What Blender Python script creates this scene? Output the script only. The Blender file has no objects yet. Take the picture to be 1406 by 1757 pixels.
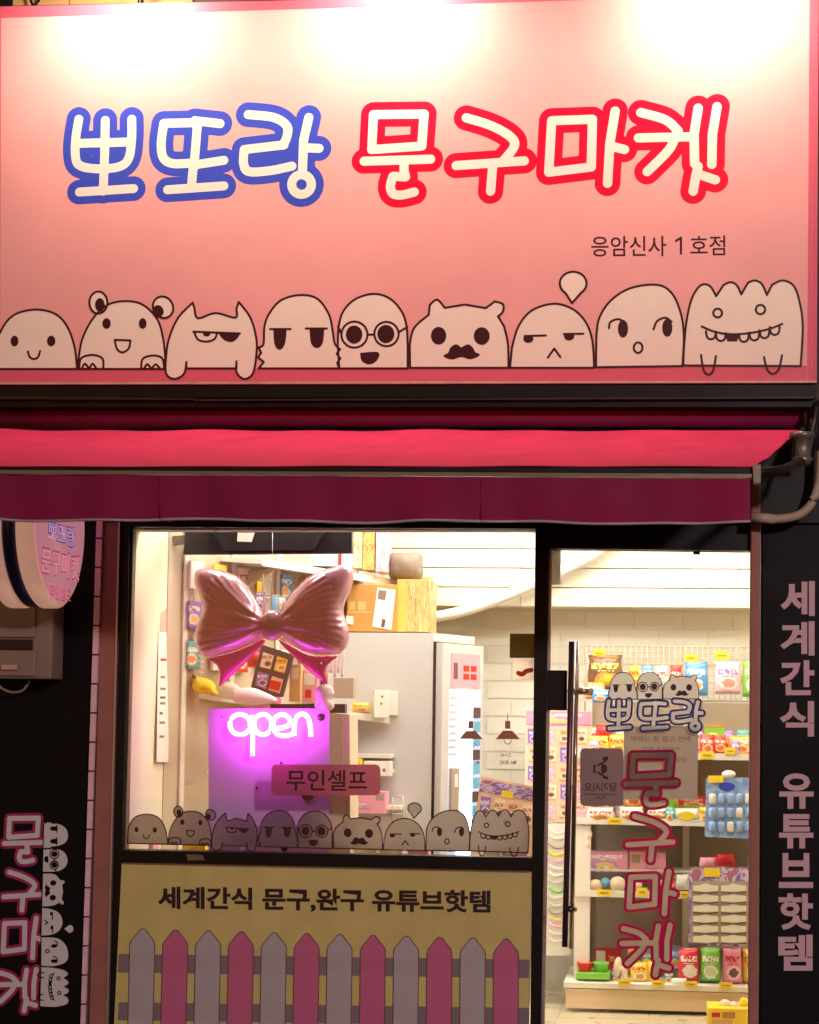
import bpy, bmesh, math, random
import numpy as np
from mathutils import Matrix, Vector

random.seed(7)
SC = bpy.context.scene
COL = SC.collection
R = math.radians

# ------------------------------------------------------------------ camera
W, H, F = 1406.0, 1757.0, 3200.0           # photograph size and focal length, both in its pixels
PPX, PPY = 839.0, 1043.0                   # where the lens axis meets the picture (shift lens)
CAM = Vector((1.2, -8.0, 1.5))
YAW, PITCH, ROLL = R(5.8), R(3.4), R(0.75)
ROT = Matrix.Rotation(YAW, 3, 'Z') @ Matrix.Rotation(R(90) + PITCH, 3, 'X') @ Matrix.Rotation(ROLL, 3, 'Z')
cd = bpy.data.cameras.new('camera')
cd.sensor_fit = 'HORIZONTAL'
cd.sensor_width = 36.0
cd.lens = F / W * 36.0
cd.shift_x = (W / 2 - PPX) / W
cd.shift_y = (PPY - H / 2) / W
cd.clip_end = 400
cam = bpy.data.objects.new('camera', cd)
cam.matrix_world = Matrix.Translation(CAM) @ ROT.to_4x4()
COL.objects.link(cam)
SC.camera = cam

# ------------------------------------------------------------------ night sky
wd = bpy.data.worlds.new('World')
SC.world = wd
wd.use_nodes = True
wn = wd.node_tree.nodes
sky = wn.new('ShaderNodeTexSky')
sky.sky_type = 'NISHITA'
sky.sun_disc = False
sky.sun_elevation = R(0.4)
sky.sun_rotation = R(200)
wd.node_tree.links.new(sky.outputs[0], wn['Background'].inputs[0])
wn['Background'].inputs[1].default_value = 0.14

SC.view_settings.view_transform = 'Standard'
SC.view_settings.look = 'None'
SC.view_settings.gamma = 1
SC.view_settings.exposure = 0
SC.view_settings.use_curve_mapping = False
SC.cycles.use_denoising = True
SC.cycles.max_bounces = 10
SC.cycles.transparent_max_bounces = 16
SC.cycles.caustics_reflective = False
SC.cycles.caustics_refractive = False
SC.cycles.sample_clamp_indirect = 6

LAMP_W = 99          # sign lamps, watts each
STREET_W = 2600  # unseen lamp added to light the shop front
CEIL_E = 28.0
NEON_E = 26.0

# ------------------------------------------------------------------ helpers
def at(px, py, Y):
    """the point of the plane y = Y that the photograph shows at pixel (px, py)"""
    d = ROT @ Vector(((px - PPX) / F, -(py - PPY) / F, -1.0))
    return CAM + d * ((Y - CAM.y) / d.y)

def ppm(Y):
    return F / (8.0 + Y)

def rect(px0, py0, px1, py1, Y):
    xm, ym = (px0 + px1) / 2, (py0 + py1) / 2
    return at(px0, ym, Y).x, at(px1, ym, Y).x, at(xm, py1, Y).z, at(xm, py0, Y).z   # x0 x1 z0 z1

def lin(c):
    return tuple((v / 12.92 if v <= .04045 else ((v + .055) / 1.055) ** 2.4) for v in [k / 255 for k in c])

WL = {}
def thing(name, label, cat, loc=(0, 0, 0), group=None):
    o = bpy.data.objects.new(name, None)
    o.empty_display_size = .1
    COL.objects.link(o)
    o.location = loc
    o['label'] = label
    o['category'] = cat
    if group:
        o['group'] = group
    WL[o.name] = Vector(loc)
    return o

def tag(o, label, cat, group=None):
    o['label'] = label
    o['category'] = cat
    if group:
        o['group'] = group
    return o

def stuff(o):
    o['kind'] = 'stuff'
    return o

def mesh(name, verts, faces, m, parent=None, smooth=False, fixn=True):
    """one mesh object; verts are world coordinates, the origin goes to the middle of them"""
    v = np.asarray(verts, dtype=float)
    c = (v.min(0) + v.max(0)) / 2
    me = bpy.data.meshes.new(name)
    me.from_pydata([tuple(p) for p in (v - c)], [], [tuple(int(i) for i in f) for f in faces])
    if m is not None:
        me.materials.append(m)
    if fixn:
        b = bmesh.new(); b.from_mesh(me)
        bmesh.ops.recalc_face_normals(b, faces=b.faces)
        b.to_mesh(me); b.free()
    if smooth:
        me.polygons.foreach_set('use_smooth', [True] * len(me.polygons))
    me.update()
    o = bpy.data.objects.new(name, me)
    COL.objects.link(o)
    if parent is not None:
        o.parent = parent
        o.location = Vector(c) - WL[parent.name]
    else:
        o.location = c
    WL[o.name] = Vector(c)
    return o

class MB:
    """collects shapes (world coordinates) for one mesh object"""
    def __init__(s):
        s.v, s.f = [], []
    def add(s, v, f):
        n = len(s.v)
        s.v += [tuple(p) for p in v]
        s.f += [tuple(i + n for i in q) for q in f]
        return s
    def box(s, x0, x1, y0, y1, z0, z1, bev=0.0, rot=None):
        b = bmesh.new()
        bmesh.ops.create_cube(b, size=1)
        for q in b.verts:
            q.co = Vector((q.co.x * (x1 - x0), q.co.y * (y1 - y0), q.co.z * (z1 - z0)))
        if bev > 0:
            bmesh.ops.bevel(b, geom=b.edges[:], offset=bev, segments=2, affect='EDGES', profile=.6)
        c = Vector(((x0 + x1) / 2, (y0 + y1) / 2, (z0 + z1) / 2))
        b.verts.index_update()
        pts = [((rot @ q.co) if rot else q.co) + c for q in b.verts]
        s.add(pts, [[q.index for q in fc.verts] for fc in b.faces])
        b.free()
        return s
    def tube(s, pts, r, n=10, cap=True):
        pts = [Vector(p) for p in pts]
        rr = r if isinstance(r, (list, tuple)) else [r] * len(pts)
        rings = []
        up0 = Vector((0.13, 0.2, 1)).normalized()
        for i, p in enumerate(pts):
            t = (pts[min(i + 1, len(pts) - 1)] - pts[max(i - 1, 0)]).normalized()
            up = up0 if abs(t.dot(up0)) < .93 else Vector((1, 0, 0))
            a = t.cross(up).normalized(); b = t.cross(a)
            rings.append([p + (a * math.cos(k * 2 * math.pi / n) + b * math.sin(k * 2 * math.pi / n)) * rr[i] for k in range(n)])
        v = [q for g in rings for q in g]
        f = []
        for i in range(len(pts) - 1):
            for k in range(n):
                f.append((i * n + k, i * n + (k + 1) % n, (i + 1) * n + (k + 1) % n, (i + 1) * n + k))
        if cap:
            f.append(tuple(range(n))[::-1]); f.append(tuple((len(pts) - 1) * n + k for k in range(n)))
        return s.add(v, f)
    def lathe(s, c, prof, n=24, axis='Z'):
        """prof: (radius, height) pairs round axis through c"""
        c = Vector(c); v = []; f = []
        for r, h in prof:
            for k in range(n):
                a = k * 2 * math.pi / n
                p = (r * math.cos(a), r * math.sin(a), h)
                if axis == 'X': p = (h, p[0], p[1])
                if axis == 'Y': p = (p[0], h, p[1])
                v.append(c + Vector(p))
        m = len(prof)
        for i in range(m - 1):
            for k in range(n):
                f.append((i * n + k, i * n + (k + 1) % n, (i + 1) * n + (k + 1) % n, (i + 1) * n + k))
        f.append(tuple(range(n))); f.append(tuple((m - 1) * n + k for k in range(n)))
        return s.add(v, f)
    def prism(s, front, back):
        n = len(front)
        f = [tuple(range(n)), tuple(range(2 * n - 1, n - 1, -1))]
        for i in range(n):
            f.append((i, (i + 1) % n, n + (i + 1) % n, n + i))
        return s.add(list(front) + list(back), f)
    def obj(s, name, m, parent=None, smooth=False):
        return mesh(name, s.v, s.f, m, parent, smooth)

def box(name, x0, x1, y0, y1, z0, z1, m, parent=None, bev=.0, rot=None):
    return MB().box(x0, x1, y0, y1, z0, z1, bev, rot).obj(name, m, parent)

def pbox(name, px0, py0, px1, py1, Y, depth, m, parent=None, bev=.003, rot=None):
    """box whose front face fills a rectangle of the photograph at depth Y"""
    x0, x1, z0, z1 = rect(px0, py0, px1, py1, Y)
    return box(name, x0, x1, Y, Y + depth, z0, z1, m, parent, bev, rot)

# ------------------------------------------------------------------ materials
def mat(name, col, rough=.6, metal=0.0, spec=.5, var=.0, vscale=6.0, bump=0.0, bscale=40.0, coat=0.0, trans=0.0, emis=None, estr=0.0, alpha=None, detail=6):
    m = bpy.data.materials.new(name)
    m.use_nodes = True
    nt = m.node_tree; N = nt.nodes; L = nt.links
    p = N['Principled BSDF']
    c = lin(col) + (1,)
    p.inputs['Base Color'].default_value = c
    p.inputs['Roughness'].default_value = rough
    p.inputs['Metallic'].default_value = metal
    p.inputs['Specular IOR Level'].default_value = spec
    p.inputs['Coat Weight'].default_value = coat
    if var > 0 or bump > 0:
        tc = N.new('ShaderNodeTexCoord')
    if var > 0:
        n = N.new('ShaderNodeTexNoise'); n.inputs['Scale'].default_value = vscale; n.inputs['Detail'].default_value = detail
        n.inputs['Roughness'].default_value = .65
        L.new(tc.outputs['Object'], n.inputs['Vector'])
        r = N.new('ShaderNodeMapRange')
        r.inputs['From Min'].default_value = .3; r.inputs['From Max'].default_value = .7
        r.inputs['To Min'].default_value = 1 - var; r.inputs['To Max'].default_value = 1 + var * .6
        L.new(n.outputs[0], r.inputs['Value'])
        mx = N.new('ShaderNodeMix'); mx.data_type = 'RGBA'; mx.blend_type = 'MULTIPLY'; mx.inputs[0].default_value = 1
        mx.inputs[6].default_value = c
        L.new(r.outputs[0], mx.inputs[7])
        L.new(mx.outputs[2], p.inputs['Base Color'])
        r2 = N.new('ShaderNodeMapRange')
        r2.inputs['From Min'].default_value = .3; r2.inputs['From Max'].default_value = .7
        r2.inputs['To Min'].default_value = max(rough - .1, .05); r2.inputs['To Max'].default_value = min(rough + .12, 1)
        L.new(n.outputs[0], r2.inputs['Value']); L.new(r2.outputs[0], p.inputs['Roughness'])
    if bump > 0:
        n2 = N.new('ShaderNodeTexNoise'); n2.inputs['Scale'].default_value = bscale; n2.inputs['Detail'].default_value = 5
        L.new(tc.outputs['Object'], n2.inputs['Vector'])
        b = N.new('ShaderNodeBump'); b.inputs['Strength'].default_value = bump; b.inputs['Distance'].default_value = .01
        L.new(n2.outputs[0], b.inputs['Height']); L.new(b.outputs[0], p.inputs['Normal'])
    if emis is not None:
        p.inputs['Emission Color'].default_value = tuple(emis) + (1,)
        p.inputs['Emission Strength'].default_value = estr
    if trans > 0:      # thin sheet that lets light through to its other side
        t = N.new('ShaderNodeBsdfTranslucent'); t.inputs[0].default_value = c
        mix = N.new('ShaderNodeMixShader'); mix.inputs[0].default_value = trans
        L.new(p.outputs[0], mix.inputs[1]); L.new(t.outputs[0], mix.inputs[2])
        L.new(mix.outputs[0], N['Material Output'].inputs[0])
    return m

def glass_mat(name, tint=(1, 1, 1), refl=.06, rough=.02):
    m = bpy.data.materials.new(name); m.use_nodes = True
    N = m.node_tree.nodes; L = m.node_tree.links
    N.remove(N['Principled BSDF'])
    t = N.new('ShaderNodeBsdfTransparent'); t.inputs[0].default_value = tint + (1,)
    g = N.new('ShaderNodeBsdfGlossy'); g.inputs['Roughness'].default_value = rough
    fr = N.new('ShaderNodeFresnel'); fr.inputs[0].default_value = 1.45
    mx = N.new('ShaderNodeMixShader')
    L.new(fr.outputs[0], mx.inputs[0]); L.new(t.outputs[0], mx.inputs[1]); L.new(g.outputs[0], mx.inputs[2])
    L.new(mx.outputs[0], N['Material Output'].inputs[0])
    return m

def print_mat(name, cols, scale=5.0, rough=.35, kind='noise', stretch=(1, 1, 1), trans=0):
    """flat printed pattern: patches of a few inks"""
    m = bpy.data.materials.new(name); m.use_nodes = True
    N = m.node_tree.nodes; L = m.node_tree.links; p = N['Principled BSDF']
    tc = N.new('ShaderNodeTexCoord'); mp = N.new('ShaderNodeMapping'); mp.inputs['Scale'].default_value = stretch
    mp.inputs['Location'].default_value = (random.random() * 9, random.random() * 9, random.random() * 9)
    L.new(tc.outputs['Generated'], mp.inputs[0])
    if kind == 'noise':
        n = N.new('ShaderNodeTexNoise'); n.inputs['Detail'].default_value = 3; n.inputs['Distortion'].default_value = .6
        out = n.outputs[0]; lo, hi = .32, .68
    else:
        n = N.new('ShaderNodeTexVoronoi'); n.distance = 'CHEBYCHEV'
        sp = N.new('ShaderNodeSeparateColor'); L.new(n.outputs['Color'], sp.inputs[0])
        out = sp.outputs[0]; lo, hi = 0, 1
    n.inputs['Scale'].default_value = scale
    L.new(mp.outputs[0], n.inputs['Vector'])
    rp = N.new('ShaderNodeValToRGB'); rp.color_ramp.interpolation = 'CONSTANT'
    el = rp.color_ramp.elements
    k = len(cols)
    while len(el) < k: el.new(.5)
    for i, c in enumerate(cols):
        el[i].position = 0 if i == 0 else lo + (hi - lo) * i / k
        el[i].color = lin(c) + (1,)
    L.new(out, rp.inputs[0])
    L.new(rp.outputs[0], p.inputs['Base Color'])
    p.inputs['Roughness'].default_value = rough
    return m

M = {}
# sign prints are glossy vinyl
M['sign_pink'] = mat('sign_pink_vinyl', (238, 168, 164), .36, spec=.28, var=.06, vscale=1.6, bump=.1, bscale=5)
M['sign_band'] = mat('sign_band_vinyl', (216, 96, 116), .36, spec=.28, var=.05, vscale=3)
M['sign_white'] = mat('sign_white_vinyl', (236, 226, 212), .34, spec=.28, var=.03)
M['sign_blue'] = mat('sign_blue_vinyl', (58, 78, 190), .34, spec=.28)
M['sign_red'] = mat('sign_red_vinyl', (216, 8, 52), .34, spec=.28)
M['sign_cream'] = mat('sign_cream_vinyl', (240, 224, 206), .34, spec=.28, var=.03)
M['sign_ink'] = mat('sign_dark_ink', (62, 16, 26), .4, spec=.28)
M['sign_edge'] = mat('sign_metal_edge', (205, 165, 150), .45, var=.25, vscale=9)
M['black_metal'] = mat('black_metal', (11, 7, 8), .45, spec=.3, var=.3, vscale=5)
M['dark_metal'] = mat('dark_metal', (44, 34, 36), .4, metal=.4, var=.3)
M['dark_wall'] = mat('dark_wall', (92, 80, 70), .8, var=.3, vscale=3, bump=.2)
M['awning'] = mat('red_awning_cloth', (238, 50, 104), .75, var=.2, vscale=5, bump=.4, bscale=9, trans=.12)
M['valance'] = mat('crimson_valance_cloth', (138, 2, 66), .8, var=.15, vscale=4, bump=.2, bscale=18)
M['grey_alu'] = mat('grey_aluminium', (128, 118, 104), .38, metal=.5, var=.2, vscale=9)
M['pale_trim'] = mat('pale_trim', (176, 160, 158), .6, var=.15)
M['pvc'] = mat('aged_white_pvc', (190, 168, 142), .5, var=.18, vscale=8)
M['panel_black'] = mat('black_sign_board', (9, 7, 11), .55, spec=.2, var=.3, vscale=2)
M['letter_pale'] = mat('pale_pink_letter', (214, 176, 186), .5)
M['letter_white'] = mat('white_letter', (222, 216, 216), .5)
M['letter_pinkrim'] = mat('magenta_letter_rim', (168, 30, 96), .5)
M['rim_soft'] = mat('rose_print_glow', (214, 92, 130), .5, emis=lin((214, 92, 130)), estr=.45)  # these three blade sign prints get an added glow in place of light
M['rim_blue'] = mat('blue_print_glow', (110, 90, 190), .5, emis=lin((110, 90, 190)), estr=.45)
M['face_soft'] = mat('white_print_glow', (236, 200, 204), .5, emis=lin((236, 190, 196)), estr=.5)
M['tile'] = mat('glow_tinted_tile', (244, 204, 222), .25, var=.12, vscale=9)  # white tile, with a pink glow tint put into its colour
M['grout'] = mat('dark_grout', (92, 62, 66), .9)
M['pilaster'] = mat('brown_pink_pilaster', (168, 108, 96), .6, var=.18, vscale=7, bump=.1)
M['alu_strip'] = mat('pale_aluminium_strip', (190, 178, 176), .35, metal=.6, var=.1)
M['blade_white'] = mat('blade_glow_plastic', (236, 186, 160), .35, var=.06, emis=lin((236, 176, 150)), estr=.42)  # added glow stands in for light on the shaded round sign
M['blade_navy'] = mat('blade_sign_navy_band', (30, 26, 84), .4)
M['unit_plastic'] = mat('aged_unit_plastic', (150, 126, 112), .55, var=.15)
M['banner_yellow'] = mat('yellow_banner', (220, 204, 128), .42, var=.12, vscale=4, bump=.08, bscale=7)
M['banner_text'] = mat('dark_maroon_print', (44, 12, 22), .5)
M['picket_grey'] = mat('grey_picket_print', (192, 182, 186), .42, var=.1)
M['picket_pink'] = mat('pink_picket_print', (212, 108, 152), .42, var=.1)
M['picket_line'] = mat('picket_outline_print', (118, 84, 92), .5)
M['rail_grey'] = mat('grey_rail_print', (138, 124, 128), .42, var=.05)
M['glass'] = glass_mat('window_glass', (.97, .985, .97))
# stickers are translucent vinyl seen against the bright shop
M['st_white'] = mat('white_window_vinyl', (248, 236, 226), .5, trans=.9)
M['st_ink'] = mat('brown_window_ink', (70, 26, 34), .5)
M['st_navy'] = mat('navy_window_vinyl', (48, 50, 140), .5, trans=.12)
M['st_red'] = mat('crimson_window_vinyl', (220, 24, 100), .5, trans=.6)
M['st_pink'] = mat('pink_window_vinyl', (236, 130, 152), .5, trans=.65)
M['st_brown'] = mat('brown_window_vinyl', (176, 118, 92), .5, trans=.25)
M['st_taupe'] = mat('taupe_sticker', (160, 132, 132), .5, trans=.2)
M['st_green'] = mat('dark_green_sticker', (60, 84, 50), .5, trans=.4)
M['paper'] = mat('white_paper', (226, 214, 200), .8, trans=.32)
M['paper_ink'] = mat('grey_paper_ink', (150, 128, 112), .8, trans=.2)
M['foil'] = mat('pink_foil', (236, 170, 192), .2, metal=.12, coat=.9, trans=.2, bump=.07, bscale=16)
M['foil_dark'] = mat('magenta_foil', (206, 40, 120), .22, metal=.2, coat=.5, trans=.12, bump=.06, bscale=14)
M['chrome'] = mat('brushed_steel', (150, 132, 128), .22, metal=1.0)
M['chrome_dark'] = mat('dark_steel', (120, 92, 98), .38, metal=.8)
# shop interior
M['wall_cream'] = mat('cream_wall_paint', (236, 222, 194), .75, var=.05, vscale=3, bump=.05)
M['plank'] = mat('white_siding', (224, 216, 198), .6, var=.03, vscale=4)
M['brick'] = mat('white_painted_brick', (230, 225, 212), .7, var=.04, vscale=14, bump=.15, bscale=30)
M['mortar'] = mat('pale_mortar', (222, 216, 202), .9, bump=.3)
M['floor_tile'] = mat('cream_floor_tile', (216, 196, 162), .3, var=.06, vscale=5)
M['ceiling'] = mat('white_ceiling', (240, 236, 226), .8)
M['white_metal'] = mat('white_metal_shelf', (236, 228, 212), .4, var=.03)
M['beige_metal'] = mat('beige_metal_panel', (196, 176, 150), .55, var=.06)
M['grey_panel'] = mat('grey_back_panel', (176, 158, 140), .6, var=.06)
M['wire'] = mat('white_coated_wire', (206, 196, 174), .4)
M['fridge'] = mat('white_fridge_enamel', (206, 204, 204), .35, var=.02)
M['black_plastic'] = mat('black_plastic', (34, 30, 34), .4, var=.15)
M['kiosk'] = mat('lilac_kiosk_board', (210, 172, 220), .4, var=.03)
M['cream_plastic'] = mat('cream_plastic', (228, 204, 170), .5)
M['cardboard'] = mat('brown_cardboard', (196, 140, 72), .8, var=.1, vscale=9)
M['cardboard2'] = mat('pale_cardboard', (214, 174, 112), .8, var=.12, vscale=9)
M['carton_white'] = mat('white_carton', (240, 234, 224), .6)
M['yellow'] = mat('yellow_card', (248, 214, 56), .5)
M['yellow_print'] = mat('yellow_tag_print', (176, 140, 30), .6)
M['amber'] = mat('amber_board', (232, 178, 84), .7, var=.1)
M['red'] = mat('red_plastic', (214, 40, 38), .4)
M['green'] = mat('green_plastic', (130, 196, 70), .45)
M['pinkc'] = mat('pink_card', (242, 168, 184), .5)
M['navyc'] = mat('dark_charcoal_card', (84, 68, 74), .5)
M['tan'] = mat('tan_plush', (240, 216, 188), .9, bump=.3, bscale=90)
M['plush_yellow'] = mat('yellow_plush', (246, 208, 58), .9, bump=.3, bscale=90)
M['plush_pink'] = mat('pink_plush', (240, 204, 208), .9, bump=.3, bscale=90)
M['blue_toy'] = mat('blue_toy', (110, 178, 214), .45)
M['blister'] = mat('pale_blue_blister', (150, 178, 218), .3)
M['peach_toy'] = mat('peach_toy', (244, 206, 176), .45)
M['bag_grey'] = mat('grey_bag_cloth', (132, 118, 104), .85, var=.3, vscale=14, bump=.3)
M['pavement'] = mat('grey_pavement', (110, 104, 100), .85, var=.15, vscale=3, bump=.3)
M['asphalt'] = mat('asphalt', (62, 60, 60), .9, var=.2, vscale=4, bump=.4)

# ------------------------------------------------------------------ flat print: shapes of strokes and patches, joined by a distance field
def smooth(pts, closed=False, n=5):
    p = [np.array(q, float) for q in pts]
    m = len(p); out = []
    segs = m if closed else m - 1
    for i in range(segs):
        g = lambda k: p[k % m] if closed else p[min(max(k, 0), m - 1)]
        a, b, c, d = g(i - 1), g(i), g(i + 1), g(i + 2)
        for t in np.linspace(0, 1, n, endpoint=False):
            out.append(.5 * (2 * b + (c - a) * t + (2 * a - 5 * b + 4 * c - d) * t * t + (3 * b - a - 3 * c + d) * t ** 3))
    if not closed: out.append(p[-1])
    return [tuple(q) for q in out]

def ell(cx, cy, rx, ry, ang=0, n=22, a0=0, a1=360):
    o = []
    full = abs(a1 - a0) >= 360
    for k in range(n if full else n + 1):
        t = R(a0 + (a1 - a0) * k / n)
        x, y = rx * math.cos(t), ry * math.sin(t)
        ca, sa = math.cos(R(ang)), math.sin(R(ang))
        o.append((cx + x * ca - y * sa, cy + x * sa + y * ca))
    return o

def seg_d(X, Z, a, b):
    ax, az = a; bx, bz = b
    dx, dz = bx - ax, bz - az
    l = dx * dx + dz * dz
    t = np.clip(((X - ax) * dx + (Z - az) * dz) / (l if l > 1e-12 else 1), 0, 1)
    return np.hypot(X - ax - t * dx, Z - az - t * dz)

def poly_sdf(X, Z, P):
    d = np.full(X.shape, 1e9); ins = np.zeros(X.shape, bool)
    n = len(P)
    for i in range(n):
        a, b = P[i], P[(i + 1) % n]
        d = np.minimum(d, seg_d(X, Z, a, b))
        if a[1] != b[1]:
            c = ((a[1] > Z) != (b[1] > Z)) & (X < (b[0] - a[0]) * (Z - a[1]) / (b[1] - a[1]) + a[0])
            ins ^= c
    return np.where(ins, -d, d)

def field(prims, X, Z):
    d = np.full(X.shape, 1e9)
    for kind, P, r in prims:
        if kind == 's':
            for i in range(len(P) - 1):
                d = np.minimum(d, seg_d(X, Z, P[i], P[i + 1]) - r)
        elif kind == 'p':
            d = np.minimum(d, poly_sdf(X, Z, P) - r)
        elif kind == 'xs':
            for i in range(len(P) - 1):
                d = np.maximum(d, -(seg_d(X, Z, P[i], P[i + 1]) - r))
        elif kind == 'x':                 # cut out
            d = np.maximum(d, -(poly_sdf(X, Z, P) - r))
    return d

def contour(d, xs, zs, merge=True):
    """marching squares of d < 0 -> 2-D verts (x, z) and faces"""
    nz, nx = d.shape
    V, idx, Fc = [], {}, []
    def vert(key, p):
        if key not in idx:
            idx[key] = len(V); V.append(p)
        return idx[key]
    def corner(j, i): return vert(('c', j, i), (xs[i], zs[j]))
    def edge(j0, i0, j1, i1):
        t = d[j0, i0] / (d[j0, i0] - d[j1, i1])
        t = min(max(t, .02), .98)
        return vert(('e', j0, i0, j1, i1), (xs[i0] + t * (xs[i1] - xs[i0]), zs[j0] + t * (zs[j1] - zs[j0])))
    ins = d < 0
    s = ins[:-1, :-1].astype(int) + ins[:-1, 1:] + ins[1:, 1:] + ins[1:, :-1]
    for j in range(nz - 1):
        run = None
        for i in range(nx):
            full = i < nx - 1 and s[j, i] == 4
            if full and not merge:
                Fc.append((corner(j, i), corner(j, i + 1), corner(j + 1, i + 1), corner(j + 1, i)))
                continue
            if full:
                if run is None: run = i
                continue
            if run is not None:
                Fc.append((corner(j, run), corner(j, i), corner(j + 1, i), corner(j + 1, run)))
                run = None
            if i < nx - 1 and 0 < s[j, i] < 4:
                cs = [(j, i), (j, i + 1), (j + 1, i + 1), (j + 1, i)]
                pol = []
                for k in range(4):
                    a, b = cs[k], cs[(k + 1) % 4]
                    if ins[a]: pol.append(corner(*a))
                    if ins[a] != ins[b]:
                        lo, hi = (a, b) if a < b else (b, a)
                        pol.append(edge(lo[0], lo[1], hi[0], hi[1]))
                if len(pol) >= 3: Fc.append(tuple(pol))
    return V, Fc

def bounds(prims, pad):
    xs = [p[0] for k, P, r in prims if k[0] != 'x' for p in P]; zs = [p[1] for k, P, r in prims if k[0] != 'x' for p in P]
    rm = max(r for k, P, r in prims)
    return min(xs) - rm - pad, max(xs) + rm + pad, min(zs) - rm - pad, max(zs) + rm + pad

def flat(name, prims, Y, m, parent=None, res=.003):
    """one flat print or vinyl patch on the plane y = Y; prims in world x, z"""
    x0, x1, z0, z1 = bounds(prims, res * 1.5)
    xs = np.arange(x0, x1 + res, res); zs = np.arange(z0, z1 + res, res)
    X, Z = np.meshgrid(xs, zs)
    V, Fc = contour(field(prims, X, Z), xs, zs)
    o = mesh(name, [(x, Y, z) for x, z in V], Fc, m, parent, fixn=False)
    n = o.data.polygons[0].normal.y if len(o.data.polygons) else -1
    if n > 0: o.data.flip_normals()
    return o

def pp(pts, Y, f=None):
    o = []
    for p in pts:
        q = f(*p) if f else p
        w = at(q[0], q[1], Y)
        o.append((w.x, w.z))
    return o

def S(pts, w, Y, f=None): return ('s', pp(pts, Y, f), w / ppm(Y))        # stroke, half width in pixels
def P(pts, Y, f=None, grow=0): return ('p', pp(pts, Y, f), grow / ppm(Y))

def rrect(px0, py0, px1, py1, r):
    o = []
    for cx, cy, a in ((px1 - r, py0 + r, -90), (px1 - r, py1 - r, 0), (px0 + r, py1 - r, 90), (px0 + r, py0 + r, 180)):
        o += ell(cx, cy, r, r, 0, 5, a, a + 90)
    return o

def text(name, s, px0, py0, px1, py1, Y, m, parent=None, bold=0.0, mirror=False, slope=0.0, thick=0.0, shear=0.0):
    """lettering that fills a rectangle of the photograph at depth Y"""
    c = bpy.data.curves.new('lettering', 'FONT'); c.body = s; c.offset = bold; c.resolution_u = 3
    o = bpy.data.objects.new('lettering', c); COL.objects.link(o)
    bpy.context.view_layer.update()
    ev = o.evaluated_get(bpy.context.evaluated_depsgraph_get())
    me = ev.to_mesh()
    v = np.array([tuple(q.co) for q in me.vertices]); f = [tuple(q.vertices) for q in me.polygons]
    ev.to_mesh_clear()
    bpy.data.objects.remove(o); bpy.data.curves.remove(c)
    a, b = v.min(0), v.max(0)
    u = (v - a) / np.maximum(b - a, 1e-6)
    out = []
    for q in u:
        uu = 1 - q[0] if mirror else q[0]
        px = px0 + uu * (px1 - px0)
        out.append(at(px + shear * (1 - q[1]), py1 + q[1] * (py0 - py1) + slope * (px - px0), Y))
    ob = mesh(name, out, f, m, parent, fixn=False)
    if len(ob.data.polygons) and ob.data.polygons[0].normal.y > 0: ob.data.flip_normals()
    return ob

def inflate(name, prims, Y, depth, m, parent=None, res=.006, back=1.0, wob=0.0, fn=None, sub=True):
    """a pillow-like solid with the outline of prims: fullest in the middle, closing at the seam"""
    x0, x1, z0, z1 = bounds(prims, res * 2)
    xs = np.arange(x0, x1 + res, res); zs = np.arange(z0, z1 + res, res)
    X, Z = np.meshgrid(xs, zs)
    d = field(prims, X, Z)
    ins = d < 0
    u = np.zeros(d.shape)
    for _ in range(260):
        a = np.zeros_like(u)
        a[1:-1, 1:-1] = (u[:-2, 1:-1] + u[2:, 1:-1] + u[1:-1, :-2] + u[1:-1, 2:] + 1) / 4
        u = np.where(ins, a, 0)
    h = np.sqrt(u); h = h / max(h.max(), 1e-9)
    V, Fc = contour(d, xs, zs, merge=False)
    def hh(x, z):
        i = (x - xs[0]) / res; j = (z - zs[0]) / res
        i0, j0 = int(round(i)), int(round(j))
        if abs(i - i0) < 1e-4 and abs(j - j0) < 1e-4:
            return h[j0, i0]
        return 0.0
    hv = [hh(x, z) for x, z in V]
    if fn: hv = [t * (1 + fn(x, z)) if t > 0 else 0 for t, (x, z) in zip(hv, V)]
    if wob: hv = [t + (wob * math.sin(x * 91 + z * 37) * math.sin(z * 71 - x * 23) if t > .15 else 0) for t, (x, z) in zip(hv, V)]
    n = len(V)
    vs = [(x, Y - t * depth, z) for t, (x, z) in zip(hv, V)]
    remap = list(range(n))
    fs = list(Fc)
    k = n
    for q, (t, (x, z)) in enumerate(zip(hv, V)):
        if t > 0:
            remap[q] = k; k += 1
            vs.append((x, Y + t * depth * back, z))
    fs += [tuple(remap[i] for i in reversed(fc)) for fc in Fc if any(remap[i] != i for i in fc)]
    return mesh(name, vs, fs, m, parent, smooth=True)

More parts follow.
